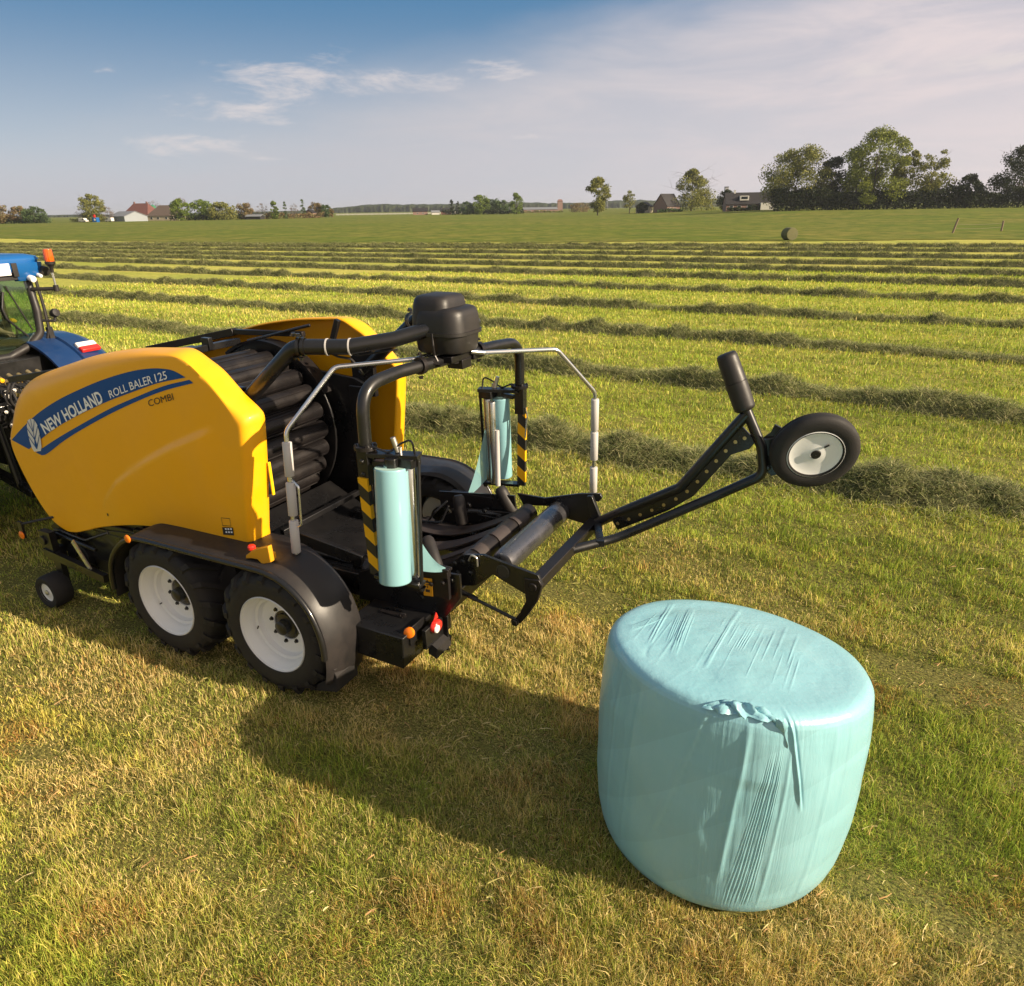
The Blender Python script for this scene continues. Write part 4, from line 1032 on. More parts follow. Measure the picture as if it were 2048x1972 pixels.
for k in range(6):
    t = k / 6 + .08; mb.bolt((-2.55 + .22 * t, -1.078 - .03 * t, .68 - .23 * t), (0, -1, 0), .006, .004)
mb.build('height_bar', M['zinc'], arm)
mb = MB(); mb.prism([(-2.05, .70), (-1.98, .72), (-1.93, .58), (-2.0, .56)], 'y', -.952, -.946); mb.build('pickup_label', M['amber'], baler)
gw = empty('gauge_wheel'); gw.parent = baler; gw.location = (-2.86, -1.17, .163)
mb = MB(); mb.lathe([(.09, -.075), (.12, -.09), (.148, -.086), (.160, -.062), (.163, 0), (.160, .062), (.148, .086), (.12, .09), (.09, .075)], (0, 0, 0), (0, -1, 0), 48, close=True); mb.build('tyre', M['rubber'], gw)
mb = MB(); mb.lathe([(.093, .078), (.097, .072), (.090, .064), (.07, .058), (.045, .064), (.03, .067), (.001, .067)], (0, 0, 0), (0, -1, 0), 40); mb.build('rim', M['white'], gw)
mb = MB(); mb.lathe([(.026, .066), (.024, .078), (.010, .084), (.001, .085)], (0, 0, 0), (0, -1, 0), 16); mb.build('hub', M['zinc'], gw)
mb = MB(); mb.rod((-2.80, -.93, .84), (-3.06, -1.19, .80), .012, 8); mb.box((-3.08, -1.19, .74), (.06, .02, .16))
rb = mb.build('reflector_bracket', M['black'], baler)
mb = MB(); mb.lathe([(.001, .014), (.030, .012), (.038, .006), (.038, 0)], (-3.08, -1.20, .69), (0, -1, 0), 20); mb.build('side_reflector', M['orange'], rb)

# ---- drawbar to the tractor
mb = MB(); mb.beam((-2.6, -.25, .75), (-4.55, 0, .60), .12, .16); mb.beam((-2.6, .25, .75), (-4.55, 0, .60), .12, .16)
mb.rod((-3.1, 0, .95), (-4.9, 0, .85), .06)
mb.box((-3.3, 0, 1.35), (.4, 1.1, .9)); mb.box((-3.25, -.45, 1.75), (.3, .4, .3))
mb.build('drawbar', M['black'], baler, bevel=0.01)

# ---- the overhead frame that carries the wrapping head
for s in (-1, 1):
    mb = MB()
    pts = [(-.56, s * .76, 2.03), (-.43, s * .75, 2.13), (.04, s * .70, 2.535), (.38, s * .54, 2.530), (.62, s * .33, 2.565), (.80, s * .16, 2.62)]
    if s > 0: pts = [(-.56, .76, 2.03), (-.43, .75, 2.13), (.10, .72, 2.545), (.60, .72, 2.565), (.82, .46, 2.575), (.86, .12, 2.60)]
    mb.tube(fillet(pts, [.05, .16, .22, .2], 8), .054, 20)
    t_ = mb.build('frame_tube', M['black'], baler)
    mb = MB()
    for (p, q) in (((.10, s * .67), 2.535), ((.07, s * .685), 2.535)):
        mb.lathe([(.058, -.010), (.066, -.010), (.066, .010), (.058, .010)], (p[0], p[1], q), (.9, -s * .43, 0), 20)
    for dz in (-.07, .075): mb.bolt((.09, s * .675 - .03, 2.535 + dz), (0, 0, 1 if dz > 0 else -1), .016, .02); mb.bolt((.045, s * .70, 2.535 + dz), (0, 0, 1 if dz > 0 else -1), .016, .02)
    mb.build('pipe_clamp', M['black'], t_)
    if s < 0:
        for xx, yy in ((.25, -.603), (.39, -.532)):
            mb = MB(); mb.lathe([(.055, -.005), (.060, -.005), (.060, .005), (.055, .005)], (xx, yy, 2.531), (.9, .4, 0), 22); mb.build('cable_tie', M['sleeve'], t_)
        mb = MB(); mb.tube(fillet([(.20, -.57, 2.50), (.30, -.56, 2.46), (.36, -.50, 2.44), (.40, -.46, 2.36), (.34, -.36, 2.30), (.1, -.1, 2.25)], .05), .009, 8)
        mb.tube(fillet([(.27, -.585, 2.58), (.30, -.56, 2.50), (.40, -.46, 2.46), (.62, -.30, 2.49)], .05), .007, 8)
        mb.build('hose', M['rubber'], t_)
mb = MB()
mb.box((-.55, .76, 2.05), (.25, .05, .5)); mb.build('tube_bracket', M['black'], baler, bevel=.006)
mb = MB(); mb.box((-.55, -.76, 2.02), (.22, .05, .4)); mb.build('tube_bracket', M['black'], baler, bevel=.006)

# ---- wrapping head: hood over the motor
HX = 0.87
def rrect(cx, cy, hx, hy, r, z, n=6):
    out = []
    for (sx, sy, a0) in ((1, 1, 0), (-1, 1, 90), (-1, -1, 180), (1, -1, 270)):
        for k in range(n + 1):
            a = R(a0 + 90 * k / n); out.append(Vector((cx + sx * (hx - r) + r * math.cos(a), cy + sy * (hy - r) + r * math.sin(a), z)))
    return out
mb = MB()
prof = [(2.60, .206), (2.66, .202), (2.71, .196), (2.740, .188), (2.757, .174), (2.765, .150)]
mb.loft([rrect(.85, 0, h_, h_, min(.15, h_ * .6), z_, 8) for z_, h_ in prof])
prof = [(2.61, .140), (2.70, .137), (2.78, .131), (2.818, .123), (2.838, .110), (2.847, .083)]
mb.loft([rrect(.795, 0.0, h_ * 1.10, h_ * 1.36, min(.10, h_ * .6), z_, 8) for z_, h_ in prof])
hood = mb.build('head_hood', M['plastic'], baler, sharp=50)
mb = MB()
mb.loft([rrect(.85, 0, h_, h_, .14, z_, 8) for z_, h_ in ((2.455, .186), (2.47, .196), (2.575, .203), (2.58, .220), (2.602, .220), (2.603, .198))])
mb.build('head_base', M['plastic'], baler, sharp=40)
mb = MB(); mb.tube(fillet([(.86, -.218, 2.60), (.87, -.228, 2.52), (.87, -.215, 2.45), (.89, -.21, 2.41)], .03), .009, 8)
mb.bolt((.88, -.24, 2.40), (0, 0, 1), .02, .02); mb.box((.88, -.2, 2.385), (.10, .08, .012)); mb.build('hood_catch', M['steel_dark'], baler)
mb = MB(); mb.rod((HX, 0, 2.36), (HX, 0, 2.46), .08, 24); mb.box((HX, 0, 2.41), (.20, .30, .05)); mb.box((HX + .04, .05, 2.355), (.13, .13, .07))
mb.box((HX + .08, .2, 2.385), (.08, .14, .04))
mb.build('rotor_hub', M['steel_dark'], baler, bevel=.006)

# ---- two rotating arms with film carriers and two safety bars, each the half turn of the other
film_rolls = []
def arm_set(k):
    def Q(p):
        x, y, z = p
        return (x, y, z) if k == 0 else (2 * HX - x, -y, z)
    def Qn(p): return p if k == 0 else (-p[0], -p[1], p[2])
    mb = MB(); mb.tube(fillet([Q(p) for p in ((HX + .02, .02, 2.40), (.80, -.55, 2.395), (.775, -.93, 2.37), (.785, -.952, 1.98))], [.3, .27], 14), .043, 18)
    armo = mb.build('wrap_arm', M['black'], baler)
    mb = MB()
    if True:
        mb.lathe([(.044, -.02), (.060, -.02), (.060, .02), (.044, .02)], Q((.83, -.34, 2.398)), Qn((-.12, -1, 0)), 18)
        for dz in (-.075, .075): mb.bolt(Q((.83, -.34, 2.398 + dz)), (0, 0, 1 if dz > 0 else -1), .014, .016)
        mb.build('arm_clamp', M['steel_dark'], armo); mb = MB()
        mb.lathe([(.044, -.012), (.075, -.012), (.075, .012), (.044, .012)], Q((.785, -.952, 1.985)), (0, 0, 1), 18)
        for a in range(4): mb.bolt(Q((.785 + .062 * math.cos(a * PI / 2 + .7), -.952 + .062 * math.sin(a * PI / 2 + .7), 1.997)), (0, 0, 1), .009, .012)
    mb.build('arm_clamp', M['steel_dark'], armo)
    mb = MB(); mb.box(Q((.785, -.965, 1.86)), (.085, .07, .24)); 
    for dz in (-.05, .04): mb.bolt(Q((.785, -1.003, 1.86 + dz)), Qn((0, -1, 0)), .012)
    mb.beam(Q((.80, -.955, 1.945)), Q((1.14, -.86, 1.945)), .10, .028); mb.beam(Q((.84, -.95, 1.885)), Q((1.00, -.95, 1.90)), .05, .035)
    mb.box(Q((1.065, -.885, 1.905)), (.12, .11, .06)); mb.beam(Q((.80, -.975, 1.075)), Q((1.15, -.94, 1.055)), .09, .025)
    mb.rod(Q((.985, -.955, 1.88)), Q((.985, -.955, 1.94)), .045, 18)
    mb.rod(Q((1.13, -.865, 1.95)), Q((1.145, -.945, 1.05)), .013, 10)
    mb.bolt(Q((1.145, -.945, 1.04)), (0, 0, -1), .02, .03); mb.bolt(Q((1.065, -.93, 1.065)), (0, 0, 1), .022, .03)
    mb.tube(fillet([Q(p) for p in ((.80, -.93, 1.97), (.86, -.97, 2.00), (.95, -.93, 1.96), (1.02, -.90, 2.02), (1.10, -.88, 2.06), (1.11, -.87, 1.95))], .04), .007, 8)
    car = mb.build('film_carrier', M['black'], baler, bevel=.003)
    mb = MB(); mb.rod(Q((1.00, -.90, 1.965)), Q((.975, -.91, 2.06)), .018, 12); mb.rod(Q((1.02, -.90, 1.95)), Q((1.02, -.9, 2.0)), .010, 8)
    mb.build('spring_pin', M['zinc'], car)
    mb = MB(); mb.prism([(-.038, -.36), (.038, -.36), (.038, .36), (-.038, .36)], 'y', -.016, .016)
    o = mb.build('hazard_plate', M['hazard'], car); o.location = Q((.785, -.985, 1.43)); o.rotation_euler = (R(2.5) * (1 if k == 0 else -1), 0, 0)
    mb = MB(); mb.tube(fillet([Q(p) for p in ((.735, -.96, 1.80), (.725, -.97, 1.72), (.75, -.98, 1.52))], .02), .007, 8); mb.build('retaining_wire', M['alu'], car)
    mb = MB(); mb.lathe([(.001, 0), (.033, .002), (.035, .006), (.035, .768), (.033, .775), (.001, .776)], Q((1.078, -.915, 1.09)), Vector(Q((1.066, -.880, 1.87))) - Vector(Q((1.078, -.915, 1.09))), 24)
    mb.build('stretch_roller', M['alu'], car, sharp=50)
    mb = MB(); mb.lathe([(.001, 0), (.028, .002), (.030, .006), (.030, .755), (.028, .76), (.001, .761)], Q((1.00, -.842, 1.10)), Vector(Q((.985, -.815, 1.86))) - Vector(Q((1.00, -.842, 1.10))), 24); mb.build('stretch_roller', M['alu'], car, sharp=50)
    mb = MB(); mb.lathe([(.001, 0), (.022, .002), (.022, .52), (.001, .522)], Q((.955, -.835, 1.085)), (0, 0, 1), 18); mb.build('guide_roller', M['sleeve'], car, sharp=50)
    # safety bar
    mb = MB(); bar = [Q(p) for p in ((.76, -.10, 2.43), (.705, -.20, 2.41), (.29, -.60, 2.395), (.092, -.935, 2.0), (.115, -1.02, 1.10))]
    mb.tube(fillet(bar, [.02, .09, .12], 8), .0165, 14)
    if k == 0: mb.tube(fillet([(.098, -.955, 1.655), (.17, -.965, 1.61), (.175, -.99, 1.33), (.115, -1.0, 1.30)], .03, 6), .008, 8)
    sb = mb.build('safety_bar', M['alu'], baler)
    d = Vector(bar[4]) - Vector(bar[3])
    for (a, b_) in ((.085, .355), (.405, .675), (.715, .985)) if k == 0 else ((.06, .36), (.38, .66), (.74, 1.0)):
        mb = MB(); p0 = Vector(bar[3]) + d * a; p1 = Vector(bar[3]) + d * b_
        ln_ = (p1 - p0).length
        mb.lathe([(.017, 0), (.030, 0), (.033, .003), (.033, ln_ - .003), (.030, ln_), (.017, ln_)], p0, d, 22)
        mb.build('bar_sleeve', M['sleeve'], sb, sharp=50)
    # the roll of film is a thing of its own
    rl = empty('film_roll', BO, YAW); c0 = Vector(Q((1.006, -1.045, 1.10))); c1 = Vector(Q((.975, -.955, 1.875)))
    mb = MB(); ln_ = (c1 - c0).length; rr_ = .108 if k == 0 else .080; mb.lathe([(.045, 0.0), (rr_ - .008, 0.0), (rr_ - .001, .004), (rr_, .012), (rr_, ln_ - .012), (rr_ - .001, ln_ - .004), (rr_ - .005, ln_)], c0, c1 - c0, 48)
    mb.build('wound_film', M['film'], rl, sharp=60)
    mb = MB(); mb.lathe([(rr_ - .006, ln_ + .0005), (.045, ln_ + .001), (.045, ln_ + .012), (.036, ln_ + .012), (.036, -.01), (.045, -.01)], c0, c1 - c0, 36); mb.build('roll_core', M['film_end'], rl)
    # film running off the roll, gathered to a rope at the table
    mb = MB(); nseg = 14; vs = []
    top_p, bot_p = Vector(Q((1.085, -.86, 1.36 if k == 0 else 1.60))), Vector(Q((1.09, -.875, 1.115)))
    e = Vector(Q((1.16, -.63, 1.03)))
    for i in range(nseg + 1):
        t = i / nseg; a_ = top_p.lerp(e, t); b_ = bot_p.lerp(e + Vector((0, 0, -.02)), t)
        sag = Vector((0, 0, -.05 * math.sin(PI * t)))
        vs += [a_ + sag, (a_ + b_) / 2 + sag * .6 + Vector((.012 * math.sin(9 * t), .01, 0)), b_ + sag * .2]
    fs = []
    for i in range(nseg):
        for j in range(2): fs.append((i * 3 + j, i * 3 + j + 1, i * 3 + j + 4, i * 3 + j + 3))
    mb.add(vs, fs); mb.build('loose_film', M['film_thin'], rl, sharp=180)
    return rl
fl0 = arm_set(0); fl1 = arm_set(1)
tag(fl0, 'turquoise film roll on the near wrapping arm, above the black tool box', 'film roll', 'film rolls on the wrapping arms')
tag(fl1, 'turquoise film roll on the far wrapping arm, half hidden behind an aluminium roller', 'film roll', 'film rolls on the wrapping arms')

# ---- wrapping table
mb = MB()
for s in (-1, 1):
    mb.prism([(.30, .56), (1.10, .60), (1.24, .80), (1.24, .99), (1.02, .96), (.60, .92), (.32, .80)], 'y', s * .60 - .012, s * .60 + .012)
    for p in ((.84, .90), (1.17, .93), (.5, .76), (.9, .72), (1.14, .80)): mb.bolt((p[0], s * .612, p[1]), (0, s, 0), .016)
mb.box((.45, 0, .58), (.12, 1.2, .14)); mb.box((1.05, 0, .66), (.10, 1.2, .12)); mb.box((.0, 0, .56), (1.0, .18, .14))
mb.build('table_frame', M['black'], baler, bevel=.006)
mb = MB(); mb.prism([(.965, .935), (1.045, .945), (1.045, .80), (.965, .79)], 'y', -.6765, -.6745)
st = mb.build('warning_label', M['amber'], baler)
mb = MB(); mb.prism([(1.0, .880), (1.006, .880), (1.006, .86), (1.0, .86)], 'y', -.6785, -.6768); mb.prism([(.983, .90), (1.027, .905), (1.005, .928)], 'y', -.6785, -.6768); mb.prism([(.985, .825), (1.022, .828), (1.022, .85), (.985, .847)], 'y', -.6785, -.6768); mb.prism([(.990, .885), (1.020, .888), (1.020, .893), (.990, .890)], 'y', -.6785, -.6768)
mb.build('label_print', M['decal_black'], st)
for s, c in ((-1, (.80, 1.19)), (1, (.40, .84))):                     # film cutters: ribbed grey bars on both sides
    mb = MB(); 
    y0 = s * .655; z0 = 1.035
    for k in range(3): mb.beam((c[0], y0 + (k - 1) * .022, z0 - .004), (c[1], y0 + (k - 1) * .022, z0 + .004), .018, .020)
    mb.box(((c[0] + c[1]) / 2, y0, z0 - .035), (c[1] - c[0] - .02, .05, .05)); mb.box(((c[0] + c[1]) / 2, y0 + .005, z0 - .14), (c[1] - c[0] - .03, .03, .20))
    mb.bolt((c[0] + .02, y0 - .03, z0 - .06), (0, -1, 0), .016); mb.bolt((c[1] - .05, y0 - .03, z0 - .10), (0, -1, 0), .014); mb.bolt((c[1] - .15, y0 - .03, z0 - .13), (0, -1, 0), .014)
    mb.build('film_cutter', M['steel_dark'], baler, bevel=.003)
mb = MB(); mb.cap_roller((1.20, -.44, .985), (1.20, .62, .985), .082, 32, .012); mb.build('rear_table_roller', M['steel_dark'], baler)
mb = MB(); mb.cap_roller((.22, -.50, .72), (.22, .56, .72), .075, 28, .012); mb.build('front_table_roller', M['steel_dark'], baler)
def belt(yc, w, dz):
    path = []
    for i in range(24):
        t = i / 23; x = .20 + 1.0 * t; z = .805 - dz * math.sin(PI * t) * (1 - .35 * t) + .265 * t ** 1.35
        path.append((x, z))
    path += [(1.20 + .088 * math.cos(a), .985 + .088 * math.sin(a)) for a in np.linspace(R(80), R(-70), 10)]
    path += [(1.15, .90), (.7, .66), (.22, .64)]
    mb = MB(); rings = []
    for i, (x, z) in enumerate(path):
        a = path[max(i - 1, 0)]; b_ = path[min(i + 1, len(path) - 1)]; dx, dz_ = b_[0] - a[0], b_[1] - a[1]; l_ = math.hypot(dx, dz_) or 1
        nx_, nz_ = dz_ / l_ * .005, -dx / l_ * .005
        cam_ = .012
        rings.append([Vector((x - nx_, yc - w / 2, z - nz_)), Vector((x - nx_, yc, z - nz_ + cam_ * 0)), Vector((x - nx_, yc + w / 2, z - nz_)), Vector((x + nx_, yc + w / 2, z + nz_)), Vector((x + nx_, yc - w / 2, z + nz_))])
    mb.loft(rings); mb.build('table_belt', M['belt'], baler, sharp=50)
belt(.36, .20, .10); belt(.02, .19, .10); belt(-.30, .12, .10)
for (p, q, r__) in (((.66, .40, .86), (.61, .43, 1.11), .052), ((1.02, .66, .93), (.88, .68, 1.14), .055), ((1.06, -.60, .95), (.86, -.44, 1.13), .05), ((.62, -.42, .86), (.58, -.44, 1.1), .05)):
    mb = MB(); p, q = Vector(p), Vector(q); ln_ = (q - p).length
    mb.lathe([(.001, 0), (r__ * .86, 0), (r__, .012), (r__ * 1.02, ln_ * .8), (r__ * .94, ln_ - .02), (r__ * .7, ln_), (.001, ln_ + .004)], p, q - p, 26); mb.build('bale_guide_roller', M['plastic'], baler, sharp=50)
mb = MB(); mb.beam((.30, .62, .95), (1.05, .66, 1.02), .02, .16); mb.box((.70, .60, .86), (.5, .08, .08)); mb.rod((.62, .58, .90), (.98, .62, .92), .03)
for p in ((.62, .96), (.78, .93), (.92, .90), (.80, .84)): mb.bolt((p[0], .58, p[1]), (0, -1, 0), .02)
mb.tube(fillet([(.15, .45, .70), (.25, .38, .82), (.40, .45, .80), (.45, .52, .95)], .05), .012, 8); mb.tube(fillet([(.2, .52, .72), (.33, .45, .88), (.42, .55, .98)], .05), .010, 8)
mb.build('table_hydraulics', M['black'], baler, bevel=.004)

# ---- rear drop roller, side plates and tipper
mb = MB(); mb.lathe([(.001, 0), (.06, .0), (.084, .014), (.092, .05), (.094, .12), (.094, 1.06), (.09, 1.12), (.075, 1.155), (.05, 1.17), (.001, 1.172)], (1.44, -.36, 1.0), (0, 1, 0.0), 36)
mb.build('drop_roller', M['polished'], baler)
mb = MB()
mb.prism([(1.12, 1.02), (1.20, 1.09), (1.37, 1.125), (1.80, 1.06), (1.83, 1.00), (1.80, .94), (1.71, .885), (1.45, .985), (1.30, .86), (1.14, .82), (1.06, .90)], 'y', -.50, -.475)
for p in ((1.26, .95), (1.20, 1.03), (1.15, .93), (1.13, 1.0), (1.74, .96), (1.77, .99)): mb.bolt((p[0], -.4995, p[1]), (0, -1, 0), .018)
mb.build('table_side_plate', M['black'], baler, bevel=.004)
mb = MB()
mb.prism([(1.04, 1.10), (1.30, 1.10), (1.62, 1.195), (1.80, 1.225), (1.82, 1.19), (1.79, 1.15), (1.72, 1.15), (1.76, 1.00), (1.80, .96), (1.66, .93), (1.50, .95), (1.40, 1.04), (1.10, 1.0)], 'y', .705, .73)
mb.prism([(1.70, 1.20), (1.745, 1.21), (1.84, .99), (1.76, .95)], 'y', .66, .7055)
mb.build('table_side_plate', M['black'], baler, bevel=.004)
mb = MB(); mb.lathe([(.001, .0), (.052, .0), (.055, .004), (.045, .006), (.045, -.01)], (1.53, -.503, 1.03), (0, -1, 0), 24); mb.build('plate_bore', M['decal_black'], baler)
mb = MB(); mb.tube(fillet([(1.26, -.51, 1.06), (1.29, -.52, 1.12), (1.33, -.515, 1.10), (1.33, -.51, 1.03)], .02), .008, 8); mb.build('spring_clip', M['zinc'], baler)
tip = MB(); tip.box((1.765, .10, .965), (.085, 1.16, .085)); tip.rod((1.765, -.52, .965), (1.765, .74, .965), .032)
tip.prism([(1.70, 1.02), (1.81, 1.03), (1.835, .99), (1.80, .86), (1.72, .72), (1.665, .645), (1.625, .64), (1.62, .67), (1.66, .73), (1.71, .84), (1.70, .93)], 'y', -.51, -.47)
tip.build('tipper_cross_bar', M['steel_dark'], baler, bevel=.006)
mb = MB(); mb.rod((1.02, -.48, .80), (1.63, -.49, .655), .013, 10); mb.rod((1.02, -.48, .80), (1.30, -.48, .735), .020, 12); mb.bolt((1.63, -.52, .655), (0, -1, 0), .022, .02); mb.build('tipper_strut', M['black'], baler)
YA = .60
arm_t = MB()
up_path = [(1.80, .66, .985), (2.02, .62, 1.14), (2.47, YA, 1.425), (2.895, YA, 2.05)]
arm_t.tube(fillet(up_path, [.2, .12], 8), .040, 18)
low_path = [(1.74, .12, .955), (2.02, YA - .12, .97), (2.77, YA, 1.425), (3.03, YA, 1.60), (3.02, YA, 1.80), (2.895, YA, 2.06)]
arm_t.tube(fillet([(1.765, .14, .955), (2.05, .46, .985), (2.77, YA, 1.425), (3.055, YA, 1.62), (3.02, YA, 1.82), (2.89, YA, 2.07)], [.3, .3, .12, .1], 8), .036, 18)
arm_t.beam((1.80, .66, .985), (1.96, .30, .98), .06, .05)
tipper = arm_t.build('tipper_arm', M['black'], baler)
mb = MB()
web = [(1.95, 1.06), (2.44, 1.385), (2.56, 1.50), (2.87, 1.96), (2.98, 1.86), (2.94, 1.80), (2.82, 1.74), (2.66, 1.50), (2.58, 1.38), (2.40, 1.23), (2.0, .985)]
mb.prism(web, 'y', YA - .012, YA + .012)
mb.build('arm_web', M['black'], tipper, bevel=.004)
mb = MB()
hp = [(2.0, 1.045), (2.09, 1.10), (2.18, 1.155), (2.27, 1.21), (2.36, 1.27), (2.45, 1.335), (2.53, 1.41), (2.60, 1.50), (2.66, 1.59), (2.72, 1.68), (2.78, 1.765), (2.84, 1.84), (2.90, 1.875)]
for x_, z_ in hp:
    mb = MB(); mb.lathe([(.0135, .0), (.0135, .003), (.001, .0035)], (x_, YA - .0125, z_), (0, -1, 0), 12); mb.build('arm_hole_spot', M['brass_and_spots'], tipper)  # pale discs standing in for holes that show sunlit grass
mb = MB(); a0 = Vector((2.882, YA, 2.075)); a1 = Vector((2.712, YA, 2.455)); d = a1 - a0; ln_ = d.length
mb.lathe([(.001, 0), (.060, 0), (.072, .012), (.074, .03), (.076, ln_ * .5 - .004), (.072, ln_ * .5 - .002), (.072, ln_ * .5 + .002), (.075, ln_ * .5 + .004), (.071, ln_ - .03), (.066, ln_ - .008), (.055, ln_), (.001, ln_ + .002)], a0, d, 32)
mb.build('tipper_roller', M['plastic'], tipper, sharp=50)
mb = MB(); mb.beam((2.98, YA + .02, 1.80), (3.20, YA + .06, 1.86), .05, .12); mb.prism([(2.98, 1.72), (3.10, 1.60), (3.24, 1.66), (3.22, 1.92), (3.08, 1.98), (3.06, 1.92), (3.0, 1.86)], 'y', YA + .05, YA + .075)
for p in ((3.03, 1.76), (3.02, 1.86), (3.08, 1.68)): mb.bolt((p[0], YA - .01, p[1]), (0, -1, 0), .014)
mb.build('wheel_bracket', M['black'], tipper, bevel=.004)
wn_ = Vector((.338, -.897, -.283)).normalized()
tw = empty('tipper_wheel'); tw.parent = tipper; tw.location = Vector((3.365, YA, 1.83)) - wn_ * .02
mb = MB(); mb.lathe([(.172, -.038), (.205, -.050), (.25, -.052), (.276, -.044), (.288, -.030), (.291, -.016), (.286, -.010), (.291, -.004), (.291, .016), (.288, .030), (.276, .044), (.25, .054), (.208, .056), (.188, .050), (.172, .045)], (0, 0, 0), wn_, 64, close=True); mb.build('tyre', M['rubber'], tw, sharp=60)
mb = MB(); mb.lathe([(.184, .054), (.191, .048), (.180, .042), (.135, .038), (.09, .036), (.05, .042), (.036, .044), (.034, .036), (.001, .036)], (0, 0, 0), wn_, 48); mb.build('rim', M['white'], tw, sharp=50)
mb = MB(); mb.lathe([(.033, .046), (.031, .052), (.001, .053)], (0, 0, 0), wn_, 24); mb.build('hub', M['steel_dark'], tw)
mb = MB(); u_ = wn_.orthogonal().normalized(); v_ = wn_.cross(u_); pd = (Vector((.25, 0.1, .35)) - wn_ * wn_.dot(Vector((.25, 0.1, .35)))).normalized()
mb.rod(pd * .075 + wn_ * .042, pd * .110 + wn_ * .054, .006, 8); mb.build('valve', M['decal_black'], tw)
mb = MB(); mb.rod(Vector((3.2, YA + .06, 1.84)) , Vector((3.36, YA + .01, 1.835)), .022); mb.build('wheel_axle', M['black'], tipper)

# ---- tool box and rear lights
mb = MB(); mb.prism([(.455, .40), (.46, .60), (.30, .61), (.985, .605), (.965, .365)][:0] or [(.47, .36), (.455, .60), (.98, .605), (.965, .345)], 'y', -.985, -.52)
box = mb.build('tool_box', M['black'], baler, bevel=.008)
mb = MB(); mb.box((.72, -.75, .610), (.20, .03, .014)); mb.tube(fillet([(.80, -.76, .615), (.80, -.76, .64), (.84, -.75, .64), (.84, -.75, .615)], .01), .006, 8); mb.build('box_latch', M['steel_dark'], box)
mb = MB(); mb.box((.985, -.82, .575), (.012, .19, .14)); mb.box((1.05, -.66, .52), (.035, .34, .16)); mb.prism([(1.0, .33), (1.10, .30), (1.11, .60), (1.05, .66), (1.0, .56)], 'y', -.60, -.585); mb.beam((1.0, -.5, .56), (1.0, -.2, .66), .05, .08)
lb = mb.build('light_bracket', M['black'], baler, bevel=.004)
mb = MB(); mb.lathe([(.001, .014), (.030, .013), (.038, .009), (.040, 0), (.040, -.012), (.001, -.012)], (.985, -.915, .615), Vector((.12, -.95, .28)), 28); mb.build('orange_reflector', M['orange'], lb)
mb = MB(); mb.loft([[Vector((1.07 + d_, -.715 + w_ * math.cos(a), .585 + h_ * math.sin(a))) for a in np.linspace(0, 2 * PI, 24, endpoint=False)] for d_, w_, h_ in ((0, .058, .050), (.020, .058, .050), (.034, .050, .043), (.042, .034, .028), (.044, .008, .006))]); mb.build('red_lens', M['red'], lb)
mb = MB(); mb.loft([[Vector((1.103 + d_, -.735 + w_ * math.cos(a), .580 + h_ * math.sin(a))) for a in np.linspace(0, 2 * PI, 20, endpoint=False)] for d_, w_, h_ in ((0, .034, .036), (.008, .030, .032), (.013, .017, .018), (.014, .004, .004))]); mb.build('clear_lens', M['lamp_white'], lb)
mb = MB(); mb.prism([(-.735, .640), (-.68, .640), (-.70, .690)], 'x', 1.075, 1.082); mb.build('red_reflector', M['red'], lb)
mb = MB(); mb.prism([(1.03, .36), (1.10, .33), (1.11, .42), (1.04, .46)], 'y', -.76, -.56); mb.build('light_flap', M['rubber'], lb)

# ================================================================== tractor in front of the baler (same x, y, z as the baler; TX shifts to its own base)
TX = -6.0
def LW(x, y, z=0.0):
    return Vector((BO[0] + math.cos(YAW) * x - math.sin(YAW) * y, BO[1] + math.sin(YAW) * x + math.cos(YAW) * y, z))
tractor = empty('tractor', LW(TX, 0), YAW)
tag(tractor, 'blue tractor at the left edge with glazed cab and amber beacon, pulling the baler', 'tractor')
def tb(mb, name, m, parent=None, **k):
    o = mb.build(name, m, parent or tractor, **k)
    if (parent or tractor) is tractor: o.location = (-TX, 0, 0)
    return o
WX, WZ = -5.55, .93
mb = MB()
mb.box((-6.1, 0, 1.25), (2.2, 1.0, .65)); mb.box((-5.0, 0, 1.15), (.7, .7, .6)); mb.box((-4.75, 0, .85), (.35, .5, .5)); mb.box((-7.9, 0, .95), (2.6, .55, .45))
mb.rod((WX, -1.1, WZ), (WX, 1.1, WZ), .14); mb.box((-5.25, 0, 1.72), (.25, 1.30, .30)); mb.beam((-5.1, -.45, 1.55), (-5.1, .45, 1.55), .14, .12)
for s in (-1, 1):
    mb.beam((-5.0, s * .40, 1.45), (-4.45, s * .42, 1.42), .09, .10); mb.beam((-4.9, s * .38, .75), (-4.2, s * .42, .62), .08, .09); mb.rod((-4.55, s * .42, 1.42), (-4.45, s * .42, .66), .035); mb.rod((-5.0, s * .30, .95), (-4.75, s * .34, 1.45), .05)
mb.box((-4.72, -.10, 1.40), (.16, .55, .22)); mb.box((-4.70, .0, 1.62), (.14, .5, .10))
tb(mb, 'rear_body', M['black'], bevel=.01)
rg = random.Random(3)
mb = MB()
for k in range(7):
    y = -.42 + .10 * k; mb.rod((-4.66, y, 1.80 + .015 * (k % 2)), (-4.56, y, 1.77), .022, 12); mb.rod((-4.56, y, 1.77), (-4.52, y, 1.76), .030, 8)
for k in range(5): mb.rod((-4.62, -.36 + .11 * k, 1.63), (-4.54, -.36 + .11 * k, 1.61), .022, 10)
tb(mb, 'hydraulic_coupling', M['brass_and_spots'])
